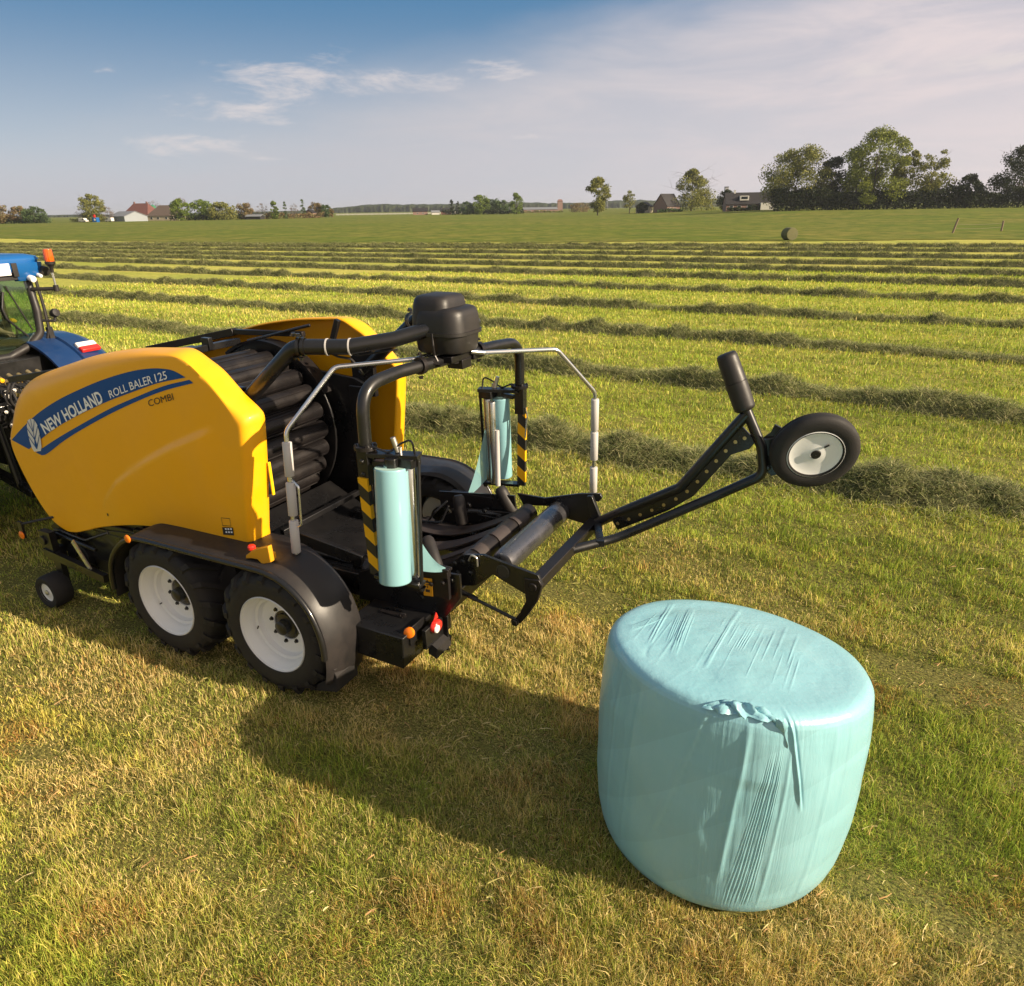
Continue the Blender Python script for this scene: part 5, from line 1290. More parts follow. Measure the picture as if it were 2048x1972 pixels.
mb = MB(); mb.lathe([(.001, .03), (.028, .025), (.03, 0)], (-4.53, -.07, 1.77), (1, 0, -.2), 14); mb.lathe([(.001, .03), (.022, .025), (.024, 0)], (-4.53, -.27, 1.80), (1, 0, -.2), 14); tb(mb, 'coupling_cap', M['yellow'])
mb = MB()
for k in range(7):
    y = -.42 + .10 * k + rg.uniform(-.01, .01)
    mb.tube(fillet([(-4.54, y, 1.76), (-4.36, y * .9, 1.72 + rg.uniform(-.05, .06)), (-4.20, y * .8 - .05, 1.48 + rg.uniform(-.1, .1)), (-4.0, y * .6, 1.22), (-3.5, y * .5, 1.30)], .15, 6), .013, 8)
ring = [(-4.2 + .02 * math.sin(a * 3), -.29 + .135 * math.cos(a), 1.70 + .150 * math.sin(a)) for a in np.linspace(0, 2 * PI, 32)]
mb.tube(ring, .012, 8); mb.tube([(p[0] + .03, p[1] + .012, p[2] - .018) for p in ring], .012, 8)
tb(mb, 'hydraulic_hose', M['rubber'])
mb = MB()
for k in range(26):
    p = (-4.60 + rg.uniform(-.12, .12), rg.uniform(-.75, .35), rg.uniform(.85, 1.68)); mb.bolt(p, (1, 0, .2), rg.uniform(.010, .022), .02)
for k in range(6):
    y = rg.uniform(-.6, .2); z = rg.uniform(1.0, 1.5); mb.rod((-4.52, y, z), (-4.46, y + .09, z - .05), .012, 8)
tb(mb, 'fittings', M['zinc'])
for s in (-1, 1):
    rings = []; n = 26
    for i in range(n):
        a = R(168) - (R(168) - R(12)) * i / (n - 1)
        x0 = WX + 1.13 * math.cos(a); z0 = WZ + 1.13 * math.sin(a); c_, s_ = math.cos(a), math.sin(a)
        def P(y, off): return Vector((x0 + c_ * off, s * y, z0 + s_ * off))
        rings.append([P(.52, -.02), P(.60, .0), P(.80, .012), P(.815, -.012), P(.835, -.012), P(.85, .014), P(1.08, .0), P(1.20, -.05), P(1.235, -.13), P(1.215, -.13), P(1.15, -.06), P(.52, -.05)])
    mb = MB(); mb.loft(rings); f_ = tb(mb, 'fender', M['blue'], sharp=45)
    a = R(58); c_, s_ = math.cos(a), math.sin(a)
    T_ = Matrix(((-s_, 0, c_), (0, 1, 0), (c_, 0, s_)))
    base = Vector((WX + 1.14 * c_, s * 1.0, WZ + 1.14 * s_))
    mb = MB(); mb.box(base + T_ @ Vector((0.045, 0, .02)), (.075, .24, .05), T_); tb(mb, 'marker_lamp', M['lamp_white'], f_, bevel=.012)
    mb = MB(); mb.box(base + T_ @ Vector((-.035, 0, .02)), (.078, .24, .05), T_); tb(mb, 'tail_lamp', M['red'], f_, bevel=.012)
    w = empty('rear_wheel'); w.parent = tractor; w.location = (WX - TX, s * 1.0, WZ)
    mb = MB(); mb.lathe([(.50, -.24), (.55, -.30), (.70, -.31), (.84, -.28), (.88, -.2), (.885, 0), (.88, .2), (.84, .28), (.70, .31), (.55, .30), (.50, .24)], (0, 0, 0), (0, s, 0), 64, close=True)
    for k in range(22):
        for sd in (-1, 1):
            th = 2 * PI * (k + (.25 if sd > 0 else -.25)) / 22
            p = [Vector((.90 * math.cos(th + t), sd * yy, .90 * math.sin(th + t))) for t, yy in ((0, .02), (.22, .27))]
            mb.beam(p[0], p[1], .05, .05, upv=(math.cos(th + .1), 0, math.sin(th + .1)))
    mb.build('tyre', M['rubber'], w)
    mb = MB(); mb.lathe([(.52, .24), (.50, .20), (.46, .05), (.40, .0), (.15, .02), (.14, .10), (.001, .10)], (0, 0, 0), (0, s, 0), 48); mb.build('rim', M['white'], w)
    w = empty('front_wheel'); w.parent = tractor; w.location = (-8.45 - TX, s * .95, .66)
    mb = MB(); mb.lathe([(.36, -.2), (.45, -.24), (.58, -.23), (.65, -.17), (.66, 0), (.65, .17), (.58, .23), (.45, .24), (.36, .2)], (0, 0, 0), (0, s, 0), 48, close=True)
    for k in range(20):
        for sd in (-1, 1):
            th = 2 * PI * (k + (.25 if sd > 0 else -.25)) / 20
            mb.beam([.655 * math.cos(th), sd * .01, .655 * math.sin(th)], [.655 * math.cos(th + .2), sd * .2, .655 * math.sin(th + .2)], .045, .05, upv=(math.cos(th + .1), 0, math.sin(th + .1)))
    mb.build('tyre', M['rubber'], w)
    mb = MB(); mb.lathe([(.37, .2), (.34, .05), (.12, .02), (.10, .12), (.001, .12)], (0, 0, 0), (0, s, 0), 40); mb.build('rim', M['white'], w)
mb = MB()
mb.loft([[Vector((x, y, z)) for y, z in ((-.42 * k, 1.10), (-.46 * k, 1.5), (-.40 * k, 1.85 + dz), (-.25 * k, 1.98 + dz), (.25 * k, 1.98 + dz), (.40 * k, 1.85 + dz), (.46 * k, 1.5), (.42 * k, 1.10))] for x, k, dz in ((-7.0, 1.0, .04), (-7.8, .98, .0), (-8.8, .93, -.12), (-9.25, .82, -.26), (-9.33, .7, -.4))])
tb(mb, 'bonnet', M['blue'], sharp=50)
# cab
mb = MB()
def pane_frame(y):
    return None
for s in (-1, 1):
    mb.tube(fillet([(-5.42, s * .76, 2.80), (-5.33, s * .735, 2.35), (-5.31, s * .70, 2.10), (-5.33, s * .56, 1.97), (-5.33, s * .30, 1.88), (-5.33, 0, 1.88)], [.3, .12, .12, .1], 6), .045, 12)
    mb.tube([(-6.15, s * .80, 2.85), (-6.15, s * .80, 1.3)], .04, 10); mb.tube([(-7.0, s * .62, 2.85), (-7.15, s * .66, 1.6)], .045, 10)
    mb.beam((-5.4, s * .74, 2.82), (-7.0, s * .62, 2.84), .08, .08); mb.beam((-5.36, s * .70, 1.55), (-7.1, s * .72, 1.45), .06, .25)
mb.beam((-5.42, -.8, 2.80), (-5.42, .8, 2.80), .08, .12); mb.box((-5.42, 0, 1.76), (.10, 1.15, .28)); mb.box((-6.2, 0, 1.55), (1.7, 1.35, .08))
for s in (-1, 1): mb.box((-5.42, s * .62, 1.85), (.10, .32, .25))
tb(mb, 'cab_frame', M['plastic'], bevel=.006)
mb = MB(); mb.add([(-5.365, -.74, 2.77), (-5.365, .74, 2.77), (-5.32, .70, 2.12), (-5.33, .55, 1.96), (-5.33, .3, 1.89), (-5.33, -.3, 1.89), (-5.33, -.55, 1.96), (-5.32, -.70, 2.12)], [tuple(range(8))]); tb(mb, 'rear_window', M['glass'])
for s in (-1, 1):
    mb = MB(); mb.add([(-5.42, s * .765, 2.8), (-6.12, s * .80, 2.82), (-6.12, s * .80, 1.55), (-5.40, s * .76, 2.0)], [(0, 1, 2, 3)]); mb.add([(-6.18, s * .80, 2.82), (-6.98, s * .63, 2.82), (-7.12, s * .66, 1.6), (-6.18, s * .80, 1.5)], [(0, 1, 2, 3)]); tb(mb, 'side_window', M['glass'])
mb = MB(); mb.add([(-7.03, -.6, 2.82), (-7.03, .6, 2.82), (-7.17, .64, 1.7), (-7.17, -.64, 1.7)], [(0, 1, 2, 3)]); tb(mb, 'windscreen', M['glass'])
mb = MB()
mb.loft([rrect(-6.28, 0, hx, hy, .16, z, 8) for z, hx, hy in ((2.84, .92, .84), (2.86, .985, .90), (2.93, 1.0, .945), (2.965, .98, .93), (2.99, .90, .85), (3.0, .7, .65))])
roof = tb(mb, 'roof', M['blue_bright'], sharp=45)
for s in (-1, 1):
    mb = MB(); mb.loft([rrect(-5.36, s * .70, hx, hy, .04, z, 4) for z, hx, hy in ((2.70, .03, .10), (2.76, .07, .16), (2.84, .09, .20), (2.90, .09, .21))])
    tb(mb, 'roof_corner', M['blue_bright'], roof, sharp=45)
mb = MB(); mb.box((-5.275, .36, 2.84), (.03, .32, .13)); tb(mb, 'number_plate', M['lamp_white'], roof, bevel=.004)
mb = MB(); mb.box((-5.28, .57, 2.83), (.05, .06, .15)); mb.box((-5.30, .36, 2.74), (.04, .46, .04)); tb(mb, 'plate_holder', M['plastic'], roof, bevel=.004)
for (y, z, m_, r__) in ((.735, 2.725, 'lamp_white', .038), (.90, 2.80, 'plastic', .055), (.83, 2.755, 'lamp_white', .022)):
    mb = MB(); mb.lathe([(.001, .05), (r__ * .9, .045), (r__, .03), (r__ * .9, -.03), (.001, -.05)], (-5.28, y, z), (1, 0, -.25), 22); tb(mb, 'work_lamp', M[m_], roof)
mb = MB(); mb.rod((-5.33, .74, 2.60), (-5.12, .90, 2.60), .022, 10); mb.rod((-5.12, .90, 2.57), (-5.12, .90, 2.64), .03, 12)
bs = tb(mb, 'beacon_arm', M['plastic'])
mb = MB(); mb.rod((-5.12, .90, 2.62), (-5.12, .90, 2.82), .013, 10); tb(mb, 'beacon_stem', M['alu'], bs)
mb = MB(); mb.lathe([(.018, 2.78), (.022, 2.84), (.036, 2.86), (.054, 2.875), (.056, 2.90), (.050, 2.905), (.001, 2.905)], (-5.12, .90, 0), (0, 0, 1), 24); tb(mb, 'beacon_base', M['plastic'], bs)
mb = MB(); mb.lathe([(.049, 2.903), (.051, 2.93), (.049, 3.02), (.043, 3.042), (.001, 3.045)], (-5.12, .90, 0), (0, 0, 1), 28); tb(mb, 'beacon_lens', M['beacon'], bs)
mb = MB(); mb.rod((-5.31, .73, 2.24), (-5.20, .84, 2.23), .016, 8); mb.rod((-5.20, .84, 2.22), (-5.20, .85, 2.29), .014, 8); mb.lathe([(.001, .04), (.045, .035), (.052, .0), (.03, -.06), (.001, -.065)], (-5.19, .85, 2.32), (1, .1, .25), 20)
mb.tube(fillet([(-5.28, .78, 2.72), (-5.27, .79, 2.4), (-5.26, .78, 2.15), (-5.28, .74, 2.0)], .1), .018, 8); mb.box((-5.27, .79, 2.08), (.05, .06, .16))
tb(mb, 'rear_light_bracket', M['plastic'], bevel=.003)
mb = MB(); mb.tube(fillet([(-5.345, .42, 2.60), (-5.335, .36, 2.42), (-5.33, .38, 2.30), (-5.325, .56, 2.08)], .08), .012, 8); mb.rod((-5.34, .46, 2.66), (-5.33, .63, 2.14), .009, 8); tb(mb, 'window_wiper', M['plastic'])
mb = MB(); mb.prism([(.19, 2.70), (.29, 2.70), (.27, 2.62), (.235, 2.60), (.21, 2.64)], 'x', -5.34, -5.325); tb(mb, 'window_catch', M['lamp_white'])
# cab inside
mb = MB(); mb.box((-6.05, 0, 1.95), (.5, .52, .14)); mb.loft([rrect(-5.78 + .0, 0, .07, .25, .05, z, 4) for z in (1.95, 2.3, 2.55)]); mb.box((-5.75, 0, 2.66), (.08, .26, .16)); mb.box((-6.1, .44, 2.06), (.5, .12, .10)); mb.box((-6.1, -.44, 2.06), (.5, .12, .08))
tb(mb, 'seat', M['shirt'], bevel=.03)
mb = MB(); mb.box((-6.0, .60, 1.90), (1.0, .14, .22)); mb.box((-5.55, .45, 1.92), (.2, .5, .10)); mb.rod((-5.62, .60, 2.0), (-5.60, .60, 2.18), .012, 8); mb.box((-5.60, .62, 2.02), (.10, .12, .12)); mb.rod((-6.55, 0, 1.7), (-6.75, 0, 2.1), .04); mb.lathe([(.19, -.015), (.21, -.015), (.21, .015), (.19, .015)], (-6.62, 0, 2.12), (.5, 0, .85), 28, close=True)
tb(mb, 'console', M['plastic'], bevel=.01)
mb = MB(); mb.lathe([(.001, .06), (.02, .055), (.028, .02), (.018, -.02), (.001, -.03)], (-5.60, .60, 2.24), (.3, -.9, .35), 14); tb(mb, 'lever_knob', M['yellow'])

# ---- the driver, half cut off by the picture's edge, turned in the seat with the right forearm on the console
def person():
    root = empty('person', LW(-6.0, 0, 2.02), YAW)
    tag(root, 'driver in a navy shirt seated in the tractor cab, bare forearm resting on the console', 'person')
    V = {}; pts = [ # pelvis first (root)
     ('pel', (0, 0, .06), .15), ('bel', (.02, .0, .20), .14), ('che', (.04, .02, .40), .155), ('nk0', (.03, .02, .53), .075), ('nk1', (.02, .03, .60), .058), ('hd0', (.0, .05, .67), .085), ('hd1', (-.005, .06, .76), .105), ('hd2', (.0, .06, .84), .07),
     ('shR', (.05, .20, .47), .068), ('elR', (.20, .37, .24), .048), ('foR', (.28, .43, .16), .040), ('wrR', (.38, .45, .11), .028), ('paR', (.44, .455, .10), .034),
     ('shL', (.02, -.18, .48), .068), ('elL', (-.12, -.34, .24), .048), ('wrL', (-.36, -.22, .20), .028), ('paL', (-.42, -.19, .20), .034),
     ('hpR', (-.03, .11, .05), .10), ('knR', (-.46, .14, .06), .068), ('anR', (-.56, .14, -.36), .045), ('toR', (-.74, .15, -.41), .04),
     ('hpL', (-.03, -.11, .05), .10), ('knL', (-.46, -.14, .06), .068), ('anL', (-.56, -.14, -.36), .045), ('toL', (-.74, -.15, -.41), .04)]
    ed = [('pel', 'bel'), ('bel', 'che'), ('che', 'nk0'), ('nk0', 'nk1'), ('nk1', 'hd0'), ('hd0', 'hd1'), ('hd1', 'hd2'), ('che', 'shR'), ('shR', 'elR'), ('elR', 'foR'), ('foR', 'wrR'), ('wrR', 'paR'), ('che', 'shL'), ('shL', 'elL'), ('elL', 'wrL'), ('wrL', 'paL'), ('pel', 'hpR'), ('hpR', 'knR'), ('knR', 'anR'), ('anR', 'toR'), ('pel', 'hpL'), ('hpL', 'knL'), ('knL', 'anL'), ('anL', 'toL')]
    for sd, w0, d0 in (('R', Vector((.44, .455, .10)), Vector((.95, .1, -.18))), ('L', Vector((-.42, -.19, .20)), Vector((-.9, .3, -.1)))):
        d0.normalize(); sdv = d0.cross(Vector((0, 0, 1))).normalized()
        for k, (off, ln_) in enumerate(((-.030, .075), (-.010, .088), (.010, .082), (.028, .064))):
            p1 = w0 + d0 * .035 + sdv * off; p2 = p1 + d0 * ln_ * .5; p3 = p2 + d0 * ln_ * .45 + Vector((0, 0, -.022))
            pts += [(f'f{sd}{k}a', tuple(p1), .011), (f'f{sd}{k}b', tuple(p2), .009), (f'f{sd}{k}c', tuple(p3), .0075)]
            ed += [('pa' + sd, f'f{sd}{k}a'), (f'f{sd}{k}a', f'f{sd}{k}b'), (f'f{sd}{k}b', f'f{sd}{k}c')]
        p1 = w0 - sdv * .040 + d0 * .0; p2 = p1 + d0 * .045 - sdv * .02
        pts += [(f't{sd}a', tuple(p1), .012), (f't{sd}b', tuple(p2), .009)]; ed += [('pa' + sd, f't{sd}a'), (f't{sd}a', f't{sd}b')]
    idx = {p[0]: i for i, p in enumerate(pts)}
    def skin(name, names, edges, m, grow=1.0, add=0.0):
        me = bpy.data.meshes.new(name); loc = {n_: i for i, n_ in enumerate(names)}
        me.from_pydata([pts[idx[n_]][1] for n_ in names], [(loc[a], loc[b]) for a, b in edges], [])
        me.materials.append(m); o = bpy.data.objects.new(name, me); COL.objects.link(o); o.parent = root
        sk = o.modifiers.new('skin', 'SKIN'); sk.use_smooth_shade = True
        for i, n_ in enumerate(names):
            r_ = pts[idx[n_]][2] * grow + add; me.skin_vertices[0].data[i].radius = (r_, r_)
            me.skin_vertices[0].data[i].use_root = (i == 0)
        o.modifiers.new('sub', 'SUBSURF').levels = 1; o.modifiers['sub'].render_levels = 2
        return o
    names = [p[0] for p in pts]; body = skin('body', names, ed, M['skin'])
    sn = ['pel', 'bel', 'che', 'nk0', 'shR', 'elR', 'shL', 'elL']; skin('shirt', sn, [e for e in ed if e[0] in sn and e[1] in sn], M['shirt'], 1.0, .014)
    tn = ['pel', 'hpR', 'knR', 'anR', 'hpL', 'knL', 'anL']; skin('trousers', tn, [e for e in ed if e[0] in tn and e[1] in tn], M['decal_blue'], 1.0, .014)
    mb = MB(); mb.ell((.015, .055, .80), .112, .105, .095); mb.ell((.05, .05, .74), .075, .10, .085); mb.build('hair', M['hair'], root)
    mb = MB(); mb.ell((-.108, .095, .745), .014, .014, .014); mb.ell((-.110, .030, .745), .014, .014, .014); mb.build('eyes', M['lamp_white'], root)
    mb = MB(); mb.ell((-.115, .062, .715), .022, .016, .028); mb.ell((-.10, .062, .675), .016, .030, .010); mb.ell((.0, .168, .735), .02, .012, .034); mb.ell((.0, -.045, .735), .02, .012, .034); mb.build('nose_and_ears', M['skin'], root)
person()

# ================================================================== far edge of the field: trees, farms, hedge, forest
LEAFCOL = {
 'green': [(0.155, 0.223, 0.030), (0.209, 0.270, 0.041), (0.101, 0.149, 0.024)],
 'olive': [(0.225, 0.235, 0.052), (0.275, 0.265, 0.062), (0.125, 0.140, 0.034)],
 'brown': [(0.270, 0.182, 0.081), (0.203, 0.142, 0.068), (0.203, 0.189, 0.068)],
 'dark': [(0.040, 0.058, 0.018), (0.055, 0.070, 0.024), (0.028, 0.040, 0.014)],
 'bare': [(0.216, 0.169, 0.142), (0.176, 0.142, 0.121), (0.257, 0.203, 0.162)],
 'teal': [(0.095, 0.149, 0.054), (0.121, 0.176, 0.061), (0.068, 0.108, 0.041)],
 'bright':[(0.265, 0.295, 0.042), (0.210, 0.245, 0.040), (0.125, 0.150, 0.028)],
}
def leaf_cards(P, size, rg, cols, parent, name='crown', flat=0.35):
    n = len(P)
    a = rg.normal(size=(n, 3)); a /= np.linalg.norm(a, axis=1, keepdims=True)
    b = rg.normal(size=(n, 3)); b -= a * (a * b).sum(1, keepdims=True); b /= np.linalg.norm(b, axis=1, keepdims=True)
    s = size * (0.55 + 0.9 * rg.random(n))[:, None]
    V = np.stack([P - a * s * .5, P + b * s * .32, P + a * s * .5, P - b * s * .32], 1).reshape(-1, 3)
    C = np.array(cols)[rg.integers(0, len(cols), n)] * (0.7 + 0.6 * rg.random(n))[:, None]
    return raw_mesh(name, V, np.arange(n * 4), np.full(n, 4), M['leaf'], np.repeat(C, 4, 0), parent=parent)
def tree(label, x, y, h, w, shape='round', tone='green', n=1500, leaf=0.5, seed=0, name='tree', cat='tree', group='trees along the far edge of the meadow', lean=0.0, gap=0.5, clear=0.12, trunks=1, zoff=0.0):
    rg = np.random.default_rng(1000 + seed); w *= {'cone': 1.25, 'oval': 1.18, 'poplar': 1.05}.get(shape, 1.08); n = int(n * (2.6 if group != 'tall trees behind the dark hedge' else 3.0)); leaf *= 1.1
    if tone == 'bare': n = int(n * .6); leaf *= .75
    root = empty(name, (x, y, float(terrain(x, y)) + zoff)); tag(root, label, cat, group)
    mb = MB(); tips = []
    nl = {'poplar': 7, 'tuft': 6}.get(shape, 11)
    for tk in range(trunks):
        ox = (tk - (trunks - 1) / 2) * w * 0.28
        tr = max(0.06, h * 0.018) * (1 if trunks == 1 else .75)
        ht = h * (0.80 if shape in ('poplar', 'cone') else 0.72)
        path = [Vector((ox + lean * t * t * h + rg.normal(0, .01) * h * t, rg.normal(0, .01) * h * t, t * ht - (0.3 if t == 0 else 0))) for t in (0, .25, .5, .75, 1)]
        mb.tube(path, [tr * (1 - .75 * t) for t in (0, .25, .5, .75, 1)], 8)
        for k in range(nl):
            t = 0.22 + 0.75 * (k + rg.random()) / nl
            i = min(3, int(t * 4)); f_ = t * 4 - i
            p = path[i].lerp(path[i + 1], f_); a = rg.random() * 2 * PI; up_ = {'poplar': 2.2, 'cone': .5}.get(shape, .75)
            ln_ = w * .42 * (0.6 + 0.5 * rg.random()) / max(1, trunks * .7)
            if shape == 'poplar': ln_ = h * .18
            d = Vector((math.cos(a), math.sin(a), up_)).normalized()
            q = p + d * ln_; q.x = max(min(q.x, w * .5 + lean * h), -w * .5) if lean == 0 else q.x
            mb.tube([p, p.lerp(q, .5) + Vector((0, 0, ln_ * .06)), q], [tr * .42 * (1 - .5 * t), tr * .28 * (1 - .5 * t), tr * .1], 5, cap=False)
            for _ in range(3):
                dd = Vector(rg.normal(size=3)).normalized(); q2 = q + (dd + d) * ln_ * .35
                mb.tube([q, q2], [tr * .10, tr * .03], 4, cap=False)
    mb.build('trunk', M['bark'], root, sharp=180)
    # clumps of leaves spread through the crown's volume
    nc = {'oval': 52, 'flat': 46, 'cone': 48}.get(shape, 40) if n > 1500 else 26
    cs = []; tries = 0
    while len(cs) < nc and tries < 5000:
        tries += 1
        t = rg.random(); 
        if shape == 'round': r_ = math.sqrt(max(0, 1 - (2 * t - 1) ** 2)) * (.95 if t > .3 else .85); z = h * (clear + (1 - clear) * t)
        elif shape == 'oval': r_ = math.sin(PI * min(1, t * .85 + .12)) ** .7; z = h * (clear + (1 - clear) * t)
        elif shape == 'cone': r_ = (1 - t) ** .75 * (1 if t > .08 else .8) + .05; z = h * (clear * .5 + (1 - clear * .5) * t)
        elif shape == 'poplar': r_ = math.sin(PI * (t * .9 + .08)) ** .6; z = h * (.05 + .95 * t)
        elif shape == 'flat': r_ = 1 if t < .75 else (1 - (t - .75) / .25) ** .5; z = h * (clear + (1 - clear) * t)
        else: r_ = .35 + .65 * math.sin(PI * t * .9 + .15); z = h * (.25 + .75 * t)
        a = rg.random() * 2 * PI; q = math.sqrt(rg.random()) if rg.random() < .55 else 0.92
        z *= .90; cr_ = (0.105 + .10 * rg.random()) * (w * .75 + h * .25) * ((1 - .55 * t) if shape == 'cone' else (1 - .25 * t)); cr_ = min(cr_, (h - z) * 1.15 + .03 * h)
        cs.append((q * r_ * w * .44 * math.cos(a) + lean * h * (z / h) ** 2, q * r_ * w * .44 * math.sin(a), z, cr_))
    cs = np.array(cs)
    k = rg.integers(0, len(cs), n); g = rg.normal(size=(n, 3)); g /= np.linalg.norm(g, axis=1, keepdims=True)
    rad = cs[k, 3] * (0.35 + 0.75 * rg.random(n) ** gap)
    P = cs[k, :3] + g * rad[:, None] * np.array([1.0, 1.0, .72])
    if shape == 'poplar': P[:, :2] = np.clip(P[:, :2], -w * .5, w * .5)
    over = P[:, 2] > h; P[over, 2] = h - (P[over, 2] - h) * 0.4 - 0.05 * h * rg.random(over.sum()); P = P[P[:, 2] > 0.02 * h]
    leaf_cards(P, leaf, rg, LEAFCOL[tone], root)
    return root
G1 = 'trees along the far edge of the meadow'
T = tree
# left of the picture
T('rounded brownish tree at the left end of the far tree line', -245, 370, 9.0, 11, 'round', 'brown', 1200, .55, 1)
T('brown budding tree second from the left edge, beside the rounded brownish one', -237, 372, 8.4, 10, 'round', 'brown', 1100, .55, 2)
T('fresh green round tree next to the small cone shaped tree on the far left', -228, 368, 7.8, 10, 'round', 'teal', 1200, .55, 3)
T('small cone shaped dark tree standing alone between the left trees and the gap', -221.5, 366, 6.9, 2.8, 'cone', 'teal', 420, .45, 4)
T('grey leafless shrub before the tall tree beside the white van', -218, 392, 7.2, 7, 'round', 'bare', 700, .35, 5, cat='shrub', name='shrub')
T('tall round tree with yellow green top beside the white van', -211.5, 390, 14.0, 12.5, 'round', 'olive', 2400, .55, 6)
T('brown leafless small tree at the right foot of the tall round tree by the van', -205.5, 393, 7.8, 5.7, 'round', 'bare', 700, .35, 7)
T('bare spreading tree behind the ridge of the grey barn', -211, 455, 11.5, 13, 'round', 'bare', 800, .4, 8, gap=.9)
T('pinkish bare tree behind the hipped thatched farmhouse', -182, 428, 12.4, 8, 'round', 'bare', 800, .38, 9, gap=.9)
T('green round tree directly right of the hipped farmhouse', -166.6, 390, 10.6, 9.7, 'round', 'green', 1700, .55, 10)
T('broad green tree in the middle of the three right of the hipped farmhouse', -157.7, 395, 10.2, 11.9, 'flat', 'green', 1800, .55, 11)
T('low wide green tree, last of the three right of the hipped farmhouse', -146.2, 392, 8.8, 12.3, 'flat', 'olive', 1700, .55, 12)
T('brownish bushy tree just left of the low dark shed', -137.5, 400, 8.9, 8.5, 'round', 'brown', 1200, .5, 13)
T('thin bare tree directly behind the low dark shed', -129.8, 405, 8.4, 6.9, 'round', 'bare', 700, .35, 14, gap=.9)
T('stout green poplar just right of the low dark shed', -122.5, 402, 9.4, 4.2, 'poplar', 'green', 900, .45, 15)
T('needle thin green poplar between the stout poplar and the bare shrub', -116.2, 400, 9.1, 1.7, 'poplar', 'teal', 380, .38, 16)
T('low bare tree between the needle thin poplar and the pink house', -114.5, 410, 8.1, 4.5, 'round', 'bare', 500, .33, 17, gap=.9)
T('slim poplar standing directly left of the dome shaped tree over the pink house', -114.9, 430, 10.5, 2.3, 'poplar', 'teal', 420, .4, 18)
T('dome shaped brown tree rising over the small pink house', -110.5, 441, 9.0, 7.9, 'round', 'brown', 1200, .5, 19)
T('grey green tree at the right end of the left tree group, past the pink house', -104.8, 440, 7.6, 6.9, 'round', 'teal', 900, .5, 20)
T('small brown shrub alone in the field right of the left tree group', -99.3, 430, 5.2, 3.1, 'oval', 'brown', 400, .42, 21, cat='shrub', name='shrub')
# low undergrowth that ties the left groups together
def hedge(label, x0, y0, x1, y1, h0, h1, depth, tone, n, leaf, seed, name='hedge', cat='hedge'):
    rg = np.random.default_rng(3000 + seed); t = rg.random(n)
    hh = h0 + (h1 - h0) * fbm(t * 14 + seed, t * 0, 4, 3) 
    X = x0 + (x1 - x0) * t; Y = y0 + (y1 - y0) * t + rg.uniform(-.5, .5, n) * depth
    Z = terrain(X, Y) + hh * rg.random(n) ** .7
    a = rg.normal(size=(n, 3)); a /= np.linalg.norm(a, axis=1, keepdims=True); b = rg.normal(size=(n, 3)); b -= a * (a * b).sum(1, keepdims=True); b /= np.linalg.norm(b, axis=1, keepdims=True)
    P = np.stack([X, Y, Z], 1); s = leaf * (.5 + rg.random(n))[:, None]
    V = np.stack([P - a * s * .5, P + b * s * .4, P + a * s * .5, P - b * s * .4], 1).reshape(-1, 3)
    C = np.array(LEAFCOL[tone])[rg.integers(0, 3, n)] * (.7 + .6 * rg.random(n))[:, None]
    o = raw_mesh(name, V, np.arange(n * 4), np.full(n, 4), M['leaf'], np.repeat(C, 4, 0))
    return tag(o, label, cat)
hedge('low ragged undergrowth below the brown trees at the left picture edge', -262, 374, -222, 370, 1.2, 3.4, 5, 'teal', 2600, .6, 1)
hedge('low pale scrub in the gap between the cone shaped tree and the white van', -226, 395, -206, 396, .8, 2.4, 4, 'olive', 1300, .45, 2)
hedge('dark hedge under the three green trees, ending at the dark shed', -174, 394, -132, 402, 1.2, 3.6, 4, 'dark', 3200, .6, 3)
hedge('brown hedge running from the dark shed to the pink house', -128, 404, -104, 432, 1.2, 4.2, 4, 'brown', 2600, .6, 4)
# middle
T('taller of two slim dark poplars right of the little barn', -37.9, 520, 10.7, 2.7, 'poplar', 'dark', 500, .45, 22)
T('shorter of two slim dark poplars right of the little barn', -33.8, 520, 9.3, 2.1, 'poplar', 'dark', 400, .45, 23)
T('low green tree at the left end of the middle tree clump', -27, 500, 8.2, 9.6, 'round', 'teal', 1100, .6, 24)
T('highest round tree in the middle tree clump', -18, 500, 12.4, 13, 'round', 'green', 1700, .6, 25)
T('broad tree right of the highest one in the middle tree clump', -10, 505, 10, 12, 'flat', 'teal', 1400, .6, 26)
T('low round tree left of the upright poplar in the middle clump', -2.4, 500, 8.8, 10, 'round', 'teal', 1200, .6, 27)
T('upright oval poplar at the right end of the middle tree clump', 5.6, 480, 13.0, 7.0, 'oval', 'green', 1300, .55, 28, clear=.05)
hedge('dark hedge at the foot of the middle tree clump', -44, 515, 10, 488, 1.5, 4.0, 4, 'dark', 2600, .7, 5)
T('wide low brown thicket before the brick building on the horizon', 54, 572, 6.6, 14, 'flat', 'brown', 900, .6, 29, cat='shrub', name='shrub')
T('tall oval lone tree in the middle of the meadow edge', 38.9, 330, 15.8, 10.2, 'oval', 'olive', 2600, .55, 30, clear=.16, gap=.75)
T('small thin tree with visible stem above the cream house', 61.3, 384, 12.0, 7.0, 'tuft', 'olive', 520, .5, 31, gap=.9)
T('green bush hiding the left part of the cream house', 64.2, 366, 5.0, 6.3, 'round', 'dark', 800, .5, 32, cat='bush', name='bush')
T('big cone shaped golden green tree beside the dark roofed house', 88, 366, 19.6, 21.4, 'cone', 'olive', 4200, .6, 33, clear=.05, gap=.65)
T('dark green bush below the grey tower', 94, 330, 8.6, 8.0, 'round', 'dark', 1200, .5, 34, cat='bush', name='bush')
